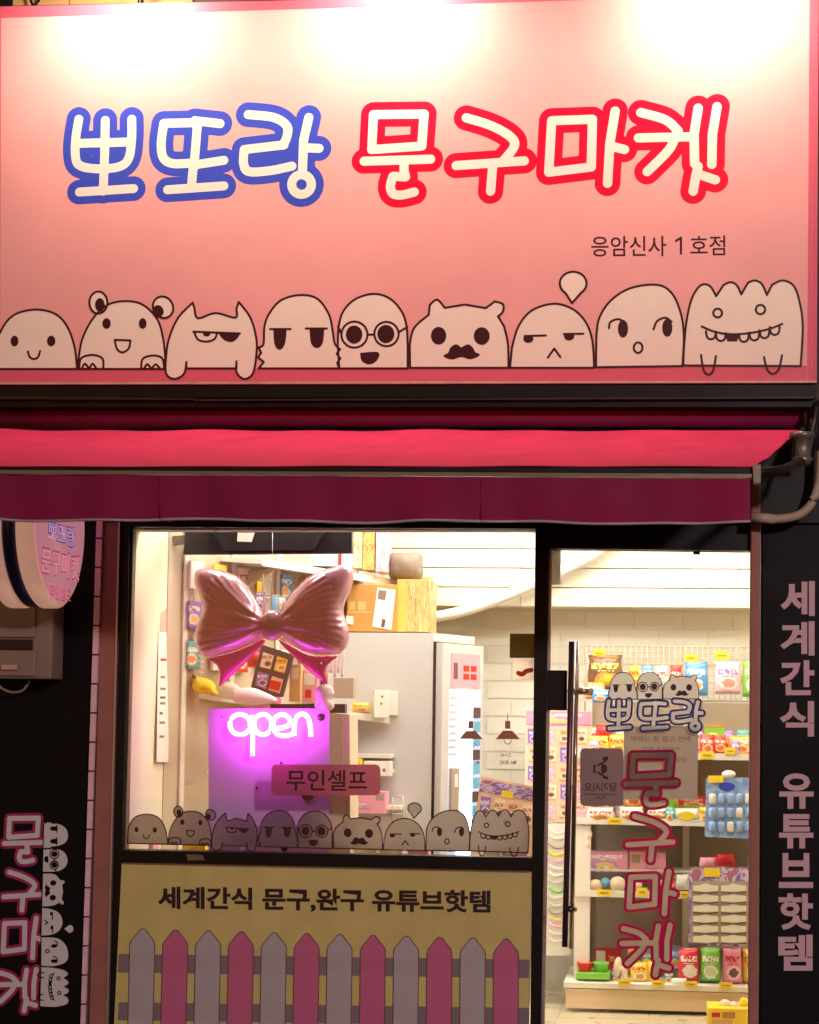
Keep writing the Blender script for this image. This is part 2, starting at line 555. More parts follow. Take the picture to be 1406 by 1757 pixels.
# ------------------------------------------------------------------ the lettering strokes (sign units = half photo pixels)
RING = lambda cx, cy, r: ell(cx, cy, r, r, 0, 20, 0, 360) + [(cx + r, cy)]
GLYPH = {
 'ppo': [smooth([(270, 408), (260, 470), (258, 530), (272, 566), (330, 578), (405, 572), (440, 545), (451, 480), (452, 408)]),
         [(361, 412), (359, 520), (354, 655)], [(262, 491), (450, 486)], [(272, 658), (458, 646)]],
 'tto': [[(655, 420), (562, 422)], smooth([(562, 422), (553, 490), (560, 540), (592, 560), (650, 559)]),
         [(668, 413), (755, 423)], [(678, 418), (668, 540), (660, 600), (657, 645)], [(660, 566), (768, 549)], [(575, 650), (768, 637)]],
 'rang': [smooth([(852, 392), (940, 402), (985, 432), (984, 470), (972, 494)]), [(975, 496), (838, 512)], smooth([(838, 512), (836, 560), (855, 588), (930, 584), (1002, 569)]),
          [(1060, 402), (1042, 480), (1038, 595)], [(1046, 506), (1095, 508)], RING(1035, 632, 34)],
 'mun': [[(1282, 392), (1456, 390), (1448, 500), (1276, 512), (1282, 392)], [(1250, 552), (1478, 545)], smooth([(1388, 552), (1387, 580), (1392, 606)]),
         smooth([(1348, 606), (1340, 640), (1350, 664), (1380, 668), (1422, 658)]), [(1350, 604), (1392, 606)]],
 'gu': [smooth([(1601, 403), (1686, 430), (1750, 466), (1766, 500), (1724, 555)]), [(1566, 567), (1800, 551)], [(1692, 562), (1684, 655)]],
 'ma': [[(1894, 413), (2034, 408), (2030, 572), (1884, 590), (1894, 413)], [(2112, 380), (2094, 490), (2086, 628)], [(2098, 500), (2144, 512)]],
 'ket': [smooth([(2200, 385), (2285, 410), (2328, 450), (2308, 505), (2220, 588)]), [(2192, 472), (2375, 468)],
         [(2397, 370), (2383, 460), (2385, 560)], [(2462, 365), (2446, 460), (2444, 563)], smooth([(2397, 570), (2388, 610), (2380, 655)]), [(2402, 598), (2456, 616)]],
}
GLYPH['ket'][0] = smooth([(2200, 385), (2285, 410), (2328, 448)]) + smooth([(2318, 470), (2295, 515), (2222, 588)])
ORDER = ['ppo', 'tto', 'rang', 'mun', 'gu', 'ma', 'ket']
def gbox(k):
    q = [p for s in GLYPH[k] for p in s]
    return min(p[0] for p in q), min(p[1] for p in q), max(p[0] for p in q), max(p[1] for p in q)
def fit(k, px0, py0, px1, py1):
    a, b, c, d = gbox(k)
    return lambda x, y: (px0 + (x - a) / (c - a) * (px1 - px0), py0 + (y - b) / (d - b) * (py1 - py0))

def letter(k, Y, f, wf, wo, m_face, m_rim, parent, res=.004, i=0, hollow=False):
    cut = [('xs', pp(s, Y - .0012, f), (wf - .4) / ppm(Y)) for s in GLYPH[k]] if hollow else []
    rim = flat('letter', [S(s, wo, Y - .0012, f) for s in GLYPH[k]] + cut, Y - .0003 - .0001 * i, m_rim, parent, res)
    flat('letter_face', [S(s, wf, Y - .003, f) for s in GLYPH[k]], Y - .0008 - .0001 * i, m_face, rim, res * .8)

# ------------------------------------------------------------------ plain white doodle heads (same units, y measured from the lower part of the sign)
def U(pts): return smooth(pts)
DOODLE = []
def doodle(body, strokes, fills, holes=(), w=3.2):
    DOODLE.append((body, strokes, fills, holes, w))
b = [(-12, 386), (-8, 310)] + U([(-4, 270), (24, 222), (64, 193), (130, 182), (192, 198), (232, 242), (256, 310), (265, 386)])
doodle(b, [U([(96, 326), (102, 344), (116, 352), (131, 345), (138, 324)])], [ell(50, 290, 12, 17), ell(176, 290, 13, 17)])
b = [(268, 386)] + U([(270, 350), (284, 280), (320, 212), (370, 166), (430, 153), (490, 165), (540, 215), (560, 280), (568, 350)]) + [(568, 386)]
doodle([b, ell(338, 158, 31, 38), ell(560, 174, 34, 38, -30)],
       [[(394, 286), (448, 288)], U([(448, 288), (442, 316), (420, 329), (402, 317), (394, 286)]),
        U([(272, 384), (280, 348), (320, 338), (352, 350), (355, 384)]), U([(282, 382), (292, 368), (304, 382)]), U([(308, 382), (318, 368), (330, 382)]),
        U([(485, 384), (490, 352), (522, 340), (556, 348), (564, 384)]), U([(496, 382), (506, 370), (518, 382)]), U([(524, 382), (534, 370), (548, 382)])],
       [ell(366, 230, 13, 17), ell(490, 230, 12, 17), ell(343, 166, 15, 22), ell(545, 186, 15, 19, -30)])
b = [(640, 384)] + U([(640, 362), (632, 402), (600, 420), (571, 402), (571, 340), (581, 280), (612, 210), (662, 158)]) + U([(668, 178), (680, 212), (740, 194), (808, 210), (812, 180)]) + \
    U([(820, 156), (860, 210), (880, 280), (880, 340), (868, 402), (838, 420), (813, 398), (812, 360)]) + [(812, 384)]
doodle(b, [[(664, 258), (824, 264)], U([(668, 262), (680, 285), (708, 292), (736, 284), (746, 262)])],
       [U([(752, 264), (770, 285), (795, 292), (812, 282), (824, 264)]), ell(710, 266, 11, 7)])
b = [(888, 384), (906, 362)] + U([(886, 346), (897, 330)]) + U([(888, 312), (905, 300), (908, 240), (925, 195), (965, 150), (1030, 132), (1090, 145), (1130, 200), (1143, 260), (1150, 300), (1168, 318)]) + [(1156, 334)] + U([(1169, 350), (1158, 364)]) + [(1164, 384)]
doodle(b, [[(928, 249), (998, 249)], [(1050, 247), (1122, 247)]],
       [U([(940, 250), (944, 300), (960, 319), (977, 300), (983, 250)]), U([(1064, 248), (1070, 298), (1090, 313), (1107, 295), (1112, 248)])])
b = [(1165, 384)] + U([(1160, 310), (1163, 240), (1180, 186), (1222, 145), (1285, 128), (1340, 145), (1380, 190), (1396, 240), (1400, 310)]) + [(1400, 384)]
doodle(b, [RING(1217, 268, 45), RING(1327, 266, 42), [(1262, 268), (1285, 268)], [(1172, 264), (1161, 240)], [(1369, 260), (1398, 242)]],
       [ell(1216, 268, 27, 30), ell(1325, 266, 28, 30), U([(1238, 332), (1298, 330), (1292, 357), (1268, 369), (1244, 358), (1238, 332)])])
o6 = 1406
b = [(o6 + 2, 382)] + U([(o6 + 1, 300), (o6 + 16, 245), (o6 + 66, 200)]) + U([(o6 + 70, 166), (o6 + 95, 148), (o6 + 121, 176)]) + U([(o6 + 190, 165), (o6 + 262, 177)]) + \
    U([(o6 + 293, 154), (o6 + 321, 164), (o6 + 320, 190), (o6 + 304, 205)]) + U([(o6 + 325, 240), (o6 + 338, 300), (o6 + 340, 382)])
doodle(b, [], [ell(o6 + 100, 272, 25, 29), ell(o6 + 248, 273, 26, 29),
               U([(o6 + 178, 314), (o6 + 200, 303), (o6 + 216, 313), (o6 + 225, 329), (o6 + 240, 338), (o6 + 210, 351), (o6 + 178, 344), (o6 + 146, 352), (o6 + 118, 342), (o6 + 134, 331), (o6 + 142, 313), (o6 + 160, 303), (o6 + 178, 314)])])
b = [(o6 + 345, 382)] + U([(o6 + 352, 312), (o6 + 374, 240), (o6 + 420, 185), (o6 + 495, 162), (o6 + 560, 180), (o6 + 605, 225), (o6 + 628, 290), (o6 + 634, 382)])
bub = ell(o6 + 562, 92, 46, 40, 0, 20, 125, 415)
bub = [(o6 + 558, 160)] + bub
doodle([b, bub], [[(o6 + 395, 273), (o6 + 468, 271)], [(o6 + 530, 266), (o6 + 597, 265)], [(o6 + 475, 347), (o6 + 497, 316), (o6 + 518, 345)]],
       [ell(o6 + 408, 283, 16, 12), ell(o6 + 548, 275, 16, 12)])
b = [(o6 + 640, 380)] + U([(o6 + 642, 270), (o6 + 652, 210), (o6 + 692, 150), (o6 + 760, 108), (o6 + 850, 97), (o6 + 900, 125), (o6 + 930, 190), (o6 + 942, 270), (o6 + 937, 376)])
doodle(b, [U([(o6 + 685, 246), (o6 + 690, 225), (o6 + 718, 215), (o6 + 744, 230)]), U([(o6 + 838, 250), (o6 + 850, 222), (o6 + 878, 210), (o6 + 900, 224)]), ell(o6 + 785, 313, 15, 18) + [(o6 + 800, 313)]],
       [ell(o6 + 733, 248, 16, 29), ell(o6 + 885, 245, 16, 29)])
b = [(o6 + 940, 374)] + U([(o6 + 942, 320), (o6 + 950, 230), (o6 + 968, 148), (o6 + 998, 100), (o6 + 1030, 100), (o6 + 1053, 136)]) + U([(o6 + 1078, 98), (o6 + 1102, 88), (o6 + 1124, 99), (o6 + 1139, 130)]) + \
    U([(o6 + 1162, 90), (o6 + 1186, 82), (o6 + 1210, 95), (o6 + 1227, 132)]) + U([(o6 + 1245, 97), (o6 + 1282, 82), (o6 + 1320, 102), (o6 + 1340, 160), (o6 + 1350, 240), (o6 + 1343, 376)])
teeth = [U([(o6 + x - 17, y), (o6 + x - 13, y + 20), (o6 + x, y + 27), (o6 + x + 13, y + 20), (o6 + x + 17, y)]) for x, y in ((1035, 257), (1069, 263), (1148, 266), (1184, 261), (1219, 253), (1254, 242))]
doodle(b, [RING(o6 + 1058, 194, 15), RING(o6 + 1205, 182, 16), U([(o6 + 1003, 240), (o6 + 1050, 259), (o6 + 1110, 267), (o6 + 1180, 261), (o6 + 1240, 247), (o6 + 1280, 231)])] + teeth +
       [U([(o6 + 1001, 338), (o6 + 1009, 388), (o6 + 1026, 406), (o6 + 1043, 390), (o6 + 1052, 342)]), U([(o6 + 1217, 345), (o6 + 1228, 388), (o6 + 1248, 403), (o6 + 1268, 386), (o6 + 1279, 339)])],
       [[(o6 + 1086, 266), (o6 + 1130, 266), (o6 + 1124, 290), (o6 + 1092, 290)]])

def draw_doodle(i, Y, f, m_body, m_ink, parent, px_scale, res, name='doodle_head', inkw=None):
    body, strokes, fills, holes, w = DOODLE[i]
    bodies = body if isinstance(body[0], list) else [body]
    iw = inkw if inkw else w * px_scale
    e = .0001 * (i % 3)
    o = flat(name, [P(q, Y, f) for q in bodies], Y - .0003 - e, m_body, parent, res)
    ink = [S(q + [q[0]], iw, Y, f) for q in bodies] + [S(q, iw, Y, f) for q in strokes] + [P(q, Y, f, iw * .4) for q in fills]
    flat('ink_lines', ink, Y - .0008 - e, m_ink, o, res * .8)
    return o

# ================================================================== STRUCTURE
def st(o):
    o['kind'] = 'structure'
    return o

XL = at(224, 1200, .1).x          # left inner edge of the shop window
ZF = 0.0
st(box('pavement', -14, 14, -3.2, .0, -.12, 0, M['pavement']))
st(box('road', -40, 40, -30, -3.2, -.3, -.24, M['asphalt']))
st(box('kerb', -14, 14, -3.35, -3.2, -.3, .0, M['pavement']))
# shop room
DB = 2.30                          # back wall depth
XR = at(1420, 1300, 1.6).x + .35
XW = XL - .06
st(box('shop_floor', XW - .3, XR, .0, DB + .15, -.1, .012, M['floor_tile']))
for i in range(7):
    pass
ceil = st(box('shop_ceiling', XW - .3, XR, .12, DB + .15, 2.86, 2.95, M['ceiling']))
bw = st(box('back_wall', XW - .3, XR, DB, DB + .12, .0, 2.86, M['mortar']))
WL[bw.name] = WL[bw.name]
st(box('right_wall', XR, XR + .1, .0, DB + .12, .0, 2.86, M['wall_cream']))
st(box('left_wall', XW - .4, XW - .3, .0, DB + .12, .0, 2.86, M['wall_cream']))
# floor tile joints
fl = bpy.data.objects['shop_floor']
for i in range(9):
    x = XW + .1 + i * .45
    for j in range(5):
        y = .06 + j * .45
        box('floor_tile', x, x + .444, y, y + .444, .012, .016, M['floor_tile'], fl, .0015)
# siding bulkhead: planks butted one above the other, a shallow groove between
ys = DB - .24
zb = [at(800, v, ys).z for v in (1040, 1007, 974, 941, 906, 870, 835, 800)]
core = st(box('siding_bulkhead', XW - .3, XR, ys + .02, DB, zb[0] + .004, 2.86, M['wall_cream']))
for i in range(7):
    z0, z1 = zb[i], min(zb[i + 1], 2.855)
    if z1 - z0 > .02:
        for x0, x1 in ((XW - .29, .35), (.352, XR - .01)):
            box('siding_plank', x0, x1, ys, ys + .02, z0 + .0015, z1 - .0045, M['plank'], core, .003)
# painted brick, laid in running bond where it shows
zt = zb[0]
bh, bl = .098, .27
k = 0
z = zt - .01
row = 0
while z > .35 and k < 290:
    x = .15 - (row % 2) * bl / 2
    while x < XR - .2:
        box('brick', x + .005, x + bl - .005, DB - .0035 - random.random() * .002, DB - .0005, z - bh + .005, z - .005, M['brick'], bw, .0)
        k += 1
        x += bl
    z -= bh; row += 1

# ceiling light panels (tubes out of view above the window head)
EM = mat('ceiling_light_diffuser', (255, 255, 255), .5, emis=(1.0, .95, .85), estr=CEIL_E)
for i, (lx, ly) in enumerate(((-.75, .34), (.1, .34), (1.1, .34), (-.3, 1.0), (.75, .95), (1.5, 1.0), (.1, 1.6), (.85, 1.6), (1.55, 1.6))):
    t = thing('ceiling_light', 'flat ceiling light panel ' + ('over the left end of the shop window', 'over the middle of the shop window', 'just inside over the glass door', 'over the toy shelf', 'in the middle of the shop ceiling', 'to the right of the shop ceiling middle', 'over the drinks fridge', 'over the pipe on the back wall', 'over the snack shelf')[i], 'ceiling light', (lx, ly, 2.84), 'ceiling lights in the shop')
    box('light_frame', lx - .33, lx + .33, ly - .14, ly + .14, 2.83, 2.857, M['white_metal'], t, .004)
    box('light_diffuser', lx - .30, lx + .30, ly - .11, ly + .11, 2.822, 2.829, EM, t)

# facade: dark building behind everything
bld = thing('shop_building', 'dark storefront building with beige upper wall above the pink sign', 'building', (0, .0, 0))
sx0, sx1 = at(-40, 300, 0).x - 2.5, at(1440, 300, 0).x + 2.5
ztop = at(700, 905, 0).z
dx0, dx1 = at(205, 1200, 0).x, at(1297, 1200, 0).x
box('upper_wall', sx0, sx1, -.02, .12, ztop + .02, 7.0, M['dark_wall'], bld)
box('wall_pier', sx0, dx0 - .02, .0, .12, 0, ztop + .02, M['dark_wall'], bld)
box('wall_pier', dx1 + .02, sx1, .0, .12, 0, ztop + .02, M['dark_wall'], bld)
# wall clutter right above the sign
for i, (px0, px1) in enumerate(((-8, 20), (22, 118), (120, 245), (247, 330))):
    pbox('wall_panel', px0, -60, px1, 40, -.045, .025, M['black_metal'] if i == 0 else M['cardboard2'], bld, .004)
b_ = MB()
b_.tube(smooth([tuple(at(50, -40, -.1)), tuple(at(53, 0, -.1)), tuple(at(60, 8, -.12)), tuple(at(70, -10, -.1)), tuple(at(66, -50, -.1))], n=6), .006, 8)
tag(b_.obj('cable_loop', M['black_metal'], None, True), 'black cable loop hanging above the top left of the pink sign', 'cable')

# ================================================================== THE SIGN
SY = -.36
sx0p, sx1p = -14, 1401
zs0 = at(700, 657, SY).z; zs1 = at(700, 2, SY).z
sxa, sxb = at(sx0p, 330, SY).x, at(sx1p, 330, SY).x
sign = thing('shop_sign', 'wide pink shop sign with blue and red lettering and a row of white doodle heads', 'sign', ((sxa + sxb) / 2, SY, zs0))
def quad_px(name, pts, Y, th, m, parent):
    f = [at(a, b, Y) for a, b in pts]
    return MB().prism(f, [q + Vector((0, th, 0)) for q in f]).obj(name, m, parent)
quad_px('sign_box', [(-14, 10), (1405, -20), (1400, 655), (-14, 658.5)], SY + .012, .34, M['black_metal'], sign)
quad_px('sign_face', [(-14, 11), (1405, -19), (1399.5, 653.5), (-14, 657)], SY, .01, M['sign_pink'], sign)
quad_px('colour_band', [(-14, 634), (1385, 627), (1384.5, 653), (-14, 656.5)], SY - .0003, .0002, M['sign_band'], sign)
quad_px('colour_band', [(-14, 11), (1405, -19), (1405, -14), (660, 11), (-14, 31)], SY - .0003, .0002, M['sign_band'], sign)
quad_px('colour_band', [(1390, -10), (1405, -17), (1399.3, 653), (1385.5, 653)], SY - .0005, .0002, M['sign_band'], sign)
quad_px('colour_band', [(-14, 31.5), (2, 30.5), (0, 633), (-14, 633.5)], SY - .0003, .0002, M['sign_band'], sign)
quad_px('edge_trim', [(-14, 656), (1402, 653), (1402, 656.5), (-14, 659.5)], SY - .006, .02, M['sign_edge'], sign)
quad_px('edge_trim', [(1399.5, -16), (1405.5, -18), (1402, 652.8), (1398, 652.8)], SY - .005, .02, M['sign_band'], sign)

half = lambda x, y: (x / 2, y / 2)
for i, k in enumerate(ORDER):
    letter(k, SY - .0002, half, 8.1, 22.3, M['sign_white'], M['sign_blue'] if i < 3 else M['sign_red'], sign, .004, i % 3)
text('lettering', '응암신사', 1015, 405, 1144, 440, SY - .0005, M['sign_ink'], sign, bold=.006, slope=-.006)
text('lettering', '호점', 1185, 404, 1245, 438, SY - .0005, M['sign_ink'], sign, bold=.006, slope=-.006)
flat('numeral', [S([(1160.5, 413), (1169, 407.5), (1169, 435)], 1.9, SY)], SY - .0005, M['sign_ink'], sign, .002)
low = lambda x, y: (x / 2, 440 + y / 2)
for i in range(9):
    draw_doodle(i, SY - .0004, low, M['sign_cream'], M['sign_ink'], sign, .6, .0034)

# sign lamps: flood heads on arms, just above the frame of the photograph
LM = mat('lamp_glass_lit', (255, 240, 220), .3, emis=(1, .78, .52), estr=12)
ztl = at(700, 0, SY).z
for i, px in enumerate((228, 678, 1236)):
    x = at(px, 60, SY).x
    lz, ly = ztl + .22, SY - .42
    t = thing('sign_lamp', ('left', 'middle', 'right')[i] + ' flood lamp on a curved arm over the pink sign', 'lamp', (x, SY, ztl), 'flood lamps over the sign')
    MB().tube(smooth([(x, SY + .1, ztl + .02), (x, SY + .05, ztl + .34), (x, SY - .25, ztl + .5), (x, ly + .06, lz + .1)], n=6), .012, 8).obj('lamp_arm', M['black_metal'], t, True)
    MB().lathe((x, ly, lz), [(.02, .12), (.05, .1), (.09, .02), (.095, 0), (.085, .005), (.04, .07)], 20).obj('lamp_shade', M['black_metal'], t, True)
    MB().lathe((x, ly, lz + .045), [(.01, -.035), (.035, -.02), (.045, .0), (.03, .03), (.012, .05)], 16).obj('lamp_bulb', LM, t, True)
    ld = bpy.data.lights.new('lamp_beam', 'SPOT')
    ld.energy = LAMP_W; ld.color = (1.0, .74, .58); ld.spot_size = R(150); ld.spot_blend = 1.0; ld.shadow_soft_size = .07
    lo = bpy.data.objects.new('lamp_beam', ld); COL.objects.link(lo)
    lo.parent = t
    lo.location = Vector((x, ly, lz - .03)) - Vector(t.location)
    lo.rotation_euler = (R(45), 0, 0)

# ================================================================== ledge and awning
AX1 = at(1400, 690, -.3).x
quad = lambda name, pts, th, m, parent: MB().prism([at(*p) for p in pts], [at(*p) + Vector((0, th, 0)) for p in pts]).obj(name, m, parent)
led = thing('sign_ledge', 'black metal ledge running between the pink sign and the awning roll', 'ledge', (0, -.345, at(700, 690, -.345).z))
quad('ledge_face', [(-20, 660.5, -.345), (1402, 657.5, -.345), (1402, 682, -.345), (-20, 682, -.345)], .34, M['black_metal'], led)
quad('ledge_lip', [(-20, 680, -.365), (332, 683, -.365), (332, 686, -.365), (-20, 684.5, -.365)], .05, M['dark_metal'], led)
quad('ledge_lip', [(333, 685, -.36), (1398, 680, -.36), (1398, 683.5, -.36), (333, 688, -.36)], .05, M['dark_metal'], led)
quad('ledge_base', [(-20, 682.5, -.33), (1402, 682.5, -.33), (1402, 698, -.33), (-20, 698, -.33)], .32, M['black_metal'], led)

aw = thing('awning', 'red cloth awning over the shop front, rolled out with a dark crimson valance', 'awning', (0, -1.0, at(700, 800, -1.1).z))
YR = -.24
r_ = 20 / ppm(YR)
pa, pb = at(-30, 716, YR + .05), at(1377, 714, YR + .05)
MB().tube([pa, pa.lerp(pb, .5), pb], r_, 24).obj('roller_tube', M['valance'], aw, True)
e0 = at(1378, 714, YR + .05)
MB().lathe(e0, [(.01, 0), (.045, .0), (.05, .012), (.045, .03), (.02, .035)], 20, 'X').obj('roller_end_cap', M['grey_alu'], aw, True)
# the cloth: a sheet from under the roller to the front bar, slightly rippled
YB = -1.22
nU, nV = 120, 14
tl, tr = at(-60, 737, -.32), at(1372, 738, -.32)
bl_, br_ = at(-60, 800, YB), at(1293, 800, YB)
vs = []; fs = []
for j in range(nV + 1):
    v = j / nV
    for i in range(nU + 1):
        u = i / nU
        p = (tl.lerp(tr, u)).lerp(bl_.lerp(br_, u), v)
        wr = .005 * (1 - v) ** 2 * (math.sin(u * 47) * .6 + math.sin(u * 23 + 1) * .5) * max(0, min(1, (.92 - u) / .3))
        wr += -.007 * math.sin(math.pi * v) + .0025 * math.sin(v * 23 + 3 * math.sin(u * 9)) * math.sin(u * 14 + 1) + .004 * math.sin(u * 31 + v * 7) * math.sin(v * 3.1)
        vs.append(p + Vector((0, 0, wr)))
for j in range(nV):
    for i in range(nU):
        a = j * (nU + 1) + i
        fs.append((a, a + 1, a + nU + 2, a + nU + 1))
n_ = len(vs)
vs += [p - Vector((0, 0, .003)) for p in vs]
fs += [tuple(q + n_ for q in reversed(f)) for f in fs]
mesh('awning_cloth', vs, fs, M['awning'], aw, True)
quad('front_bar', [(-60, 806, YB - .01), (1291, 813, YB - .01), (1291, 819, YB - .01), (-60, 812.5, YB - .01)], .05, M['grey_alu'], aw)
quad('front_bar_channel', [(-60, 800, YB + .0), (1291, 803, YB + .0), (1291, 812, YB + .0), (-60, 805, YB + .0)], .045, M['black_metal'], aw)
quad('bar_end_cap', [(1292, 797, YB - .02), (1306, 797, YB - .02), (1306, 828, YB - .02), (1294, 828, YB - .02)], .07, M['grey_alu'], aw)
# valance: three lengths of cloth sewn together
def valance(u0, u1):
    vs, fs = [], []
    n1, n2 = 50, 6
    for j in range(n2 + 1):
        for i in range(n1 + 1):
            px = u0 + (u1 - u0) * i / n1
            py = (814 + px * .0055) + (75 + 2 * math.sin(px / 75) + 1.2 * math.sin(px / 31)) * j / n2
            p = at(px, py, YB)
            vs.append(p + Vector((0, .012 * math.sin(px / 43) * (j / n2) + .004 * math.sin(px / 17), 0)))
    for j in range(n2):
        for i in range(n1):
            a = j * (n1 + 1) + i
            fs.append((a, a + 1, a + n1 + 2, a + n1 + 1))
    n_ = len(vs)
    vs += [Vector(p) + Vector((0, .003, 0)) for p in vs]
    fs += [tuple(q + n_ for q in reversed(f)) for f in fs]
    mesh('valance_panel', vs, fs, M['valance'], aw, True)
    edge = [Vector(vs[n2 * (n1 + 1) + i]) + Vector((0, -.002, -.004)) for i in range(n1 + 1)]
    MB().tube(edge, .0052, 6).obj('valance_hem', M['pale_trim'], aw, True)
valance(-60, 274); valance(274.6, 826); valance(826.6, 1288)
for px in (274.3, 826.3):
    MB().tube([at(px, 818 + px * .0055, YB - .004), at(px, 852 + px * .0055, YB - .004 + .006), at(px, 888 + px * .0055, YB - .004)], .0045, 6).obj('valance_seam', M['valance'], aw, True)
# arm bracket and gear on the right
gear = MB()
gx = at(1390, 715, -.32)
gear.tube([at(1398, 690, -.3), at(1398, 770, -.34)], .03, 10).tube([at(1404, 700, -.36), at(1396, 740, -.4), at(1388, 790, -.45)], .012, 8)
gear.obj('arm_bracket', M['dark_metal'], aw, True)
g = MB()
g.lathe(at(1377, 772, -.5), [(.005, .07), (.05, .068), (.052, .05), (.035, .045), (.035, -.03), (.045, -.035), (.03, -.06), (.005, -.062)], 18)
g.obj('arm_joint', M['grey_alu'], aw, True)
MB().tube([at(1377, 790, -.5), at(1345, 806, -.9), at(1300, 812, YB + .06)], .018, 10).obj('folding_arm', M['dark_metal'], aw, True)
# dark bulkhead under the awning
x0, x1, z0, z1 = rect(-60, 700, 1460, 903, -.01)
box('fascia_board', x0, x1, -.06, -.021, ztop + .015, at(700, 695, -.06).z, M['black_metal'], bld, .004)

# drain hose on the right
hp = [tuple(at(*q)) for q in ((1292, 887, -.16), (1312, 890, -.16), (1340, 890, -.16), (1370, 884, -.16), (1390, 868, -.16), (1402, 842, -.16), (1408, 805, -.16), (1410, 700, -.16))]
hs = thing('drain_pipe', 'aged pale drain pipe curving up beside the awning on the right', 'pipe', hp[0])
MB().tube(smooth(hp, n=6), 7.6 / ppm(-.16), 14).obj('pipe_run', M['pvc'], hs, True)
MB().tube([at(1291, 887, -.16), at(1331, 891, -.16)], 8.6 / ppm(-.16), 14).obj('pipe_sleeve', M['pvc'], hs, True)

# ================================================================== side panels and columns
def slant(name, pts, Y, th, m, parent):
    f = [at(a, b, Y) for a, b in pts]
    return MB().prism(f, [q + Vector((0, th, 0)) for q in f]).obj(name, m, parent)
col = thing('right_pilaster', 'narrow brown pink pilaster between the door and the black board', 'pilaster', tuple(at(1292, 1757, -.05)))
col.name = 'pilaster'; WL['pilaster'] = WL['right_pilaster']
x0, x1, z0, z1 = rect(1287, 800, 1302, 1757, -.05)
box('pilaster_shaft', x0, x1 + .004, -.07, .03, 0, at(1295, 826, -.05).z, M['pilaster'], col, .006)
box('pilaster_cap', x0 - .01, x1 + .014, -.085, .03, at(1295, 825, -.05).z, at(1295, 806, -.05).z, M['grey_alu'], col, .006)

rb = thing('side_board', 'tall black board on the right with pale pink vertical lettering', 'sign board', tuple(at(1355, 1757, -.04)))
x0, x1, z0, z1 = rect(1304, 904, 1470, 1757, -.04)
box('board_panel', x0 + .006, x1, -.04, -.002, .05, at(1380, 700, -.04).z, M['panel_black'], rb, .004)
ch = ['세', '계', '간', '식', None, '유', '튜', '브', '핫', '템']
ypos = [(997, 1057), (1066, 1125), (1133, 1193), (1203, 1264), None, (1327, 1388), (1397, 1456), (1464, 1524), (1533, 1596), (1604, 1666)]
for c_, yy in zip(ch, ypos):
    if c_:
        mid = (yy[0] + yy[1]) / 2
        sh = -(mid - 997) * .006
        text('letter', c_, 1340 + sh, yy[0], 1399 + sh, yy[1], -.043, M['letter_pale'], rb, bold=.034)

# left: black board with vertical sign, tile strip, pilaster
lb = thing('side_board', 'tall black board on the left with pink rimmed vertical lettering', 'sign board', tuple(at(80, 1757, -.04)))
x0, x1, z0, z1 = rect(-160, 892, 163, 1757, -.04)
slant('board_panel', [(-160, 860), (168, 860), (136, 1900), (-190, 1900)], -.04, .035, M['panel_black'], lb)
LF = {'mun': (7, 1404, 72, 1479), 'gu': (6, 1497, 68, 1562), 'ma': (5, 1576, 70, 1644), 'ket': (-7, 1664, 62, 1735)}
for i, k in enumerate(('mun', 'gu', 'ma', 'ket')):
    letter(k, -.0412, fit(k, *LF[k]), 4.4, 9.2, M['letter_white'], M['letter_pinkrim'], lb, .0022, i % 2)
def rotl(x, y):
    d = (x - 885)
    return 75 + (385 - y) * .171 - d * .0045, 1409 + d * .171
for i in range(3, 9):
    draw_doodle(i, -.042, rotl, M['letter_white'], M['panel_black'], lb, .35, .002, inkw=1.0)

# tile strip: glazed tiles one above another
ts = thing('tile_strip', 'vertical strip of white glazed tiles with a painted pink glow left of the shop window', 'tile trim', tuple(at(150, 1757, -.05)))
slant('grout_bed', [(166, 850), (177, 850), (149, 1850), (138, 1850)], -.05, .04, M['grout'], ts)
yb = 875.0
def xs_at(py): return 166.5 - (py - 892) * .0322
for i in range(20):
    y0_, y1_ = yb + i * 50.0, yb + (i + 1) * 50.0 - 3.0
    if y1_ > 1790: break
    q = [(xs_at(y0_) - .6, y0_), (xs_at(y0_) + 9.5 - i * .12, y0_), (xs_at(y1_) + 9.5 - i * .12, y1_), (xs_at(y1_) - .6, y1_)]
    f = [at(a, b, -.062 - random.random() * .003) for a, b in q]
    MB().prism(f, [p + Vector((0, .02, 0)) for p in f]).obj('tile', M['tile'], ts)
pl = thing('pilaster', 'brown pink pilaster between the tile strip and the window frame', 'pilaster', tuple(at(185, 1757, -.05)))
slant('pilaster_shaft', [(178, 850), (206, 850), (181, 1880), (150, 1880)], -.045, .06, M['pilaster'], pl)
slant('corner_trim', [(204, 850), (207, 850), (182, 1880), (179, 1880)], -.052, .06, M['alu_strip'], pl)

# round double-faced blade sign
bs = thing('round_sign', 'round blade sign with pink faces hanging at the left edge', 'sign', tuple(at(60, 900, -.4)))
YC = -.40
RAD = 144 / ppm(YC)
cz = at(100, 905, YC).z
FX = at(103, 900, YC).x
def drum(x0, x1, rad, m, name):
    return MB().lathe((0, YC, cz), [(.01, x0), (rad - .015, x0), (rad, x0 + .012), (rad, x1 - .012), (rad - .015, x1), (.01, x1)], 64, 'X').obj(name, m, bs, True)
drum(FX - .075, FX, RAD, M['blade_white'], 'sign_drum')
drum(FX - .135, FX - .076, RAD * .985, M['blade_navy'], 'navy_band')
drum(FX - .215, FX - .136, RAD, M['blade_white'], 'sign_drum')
fx = FX
face = []
n = 48
def bl_pt(u, v):       # u along -Y (towards the street is left in view), v up; on the right hand face
    return Vector((fx + .004, YC + u, cz + v))
rr = RAD - .03
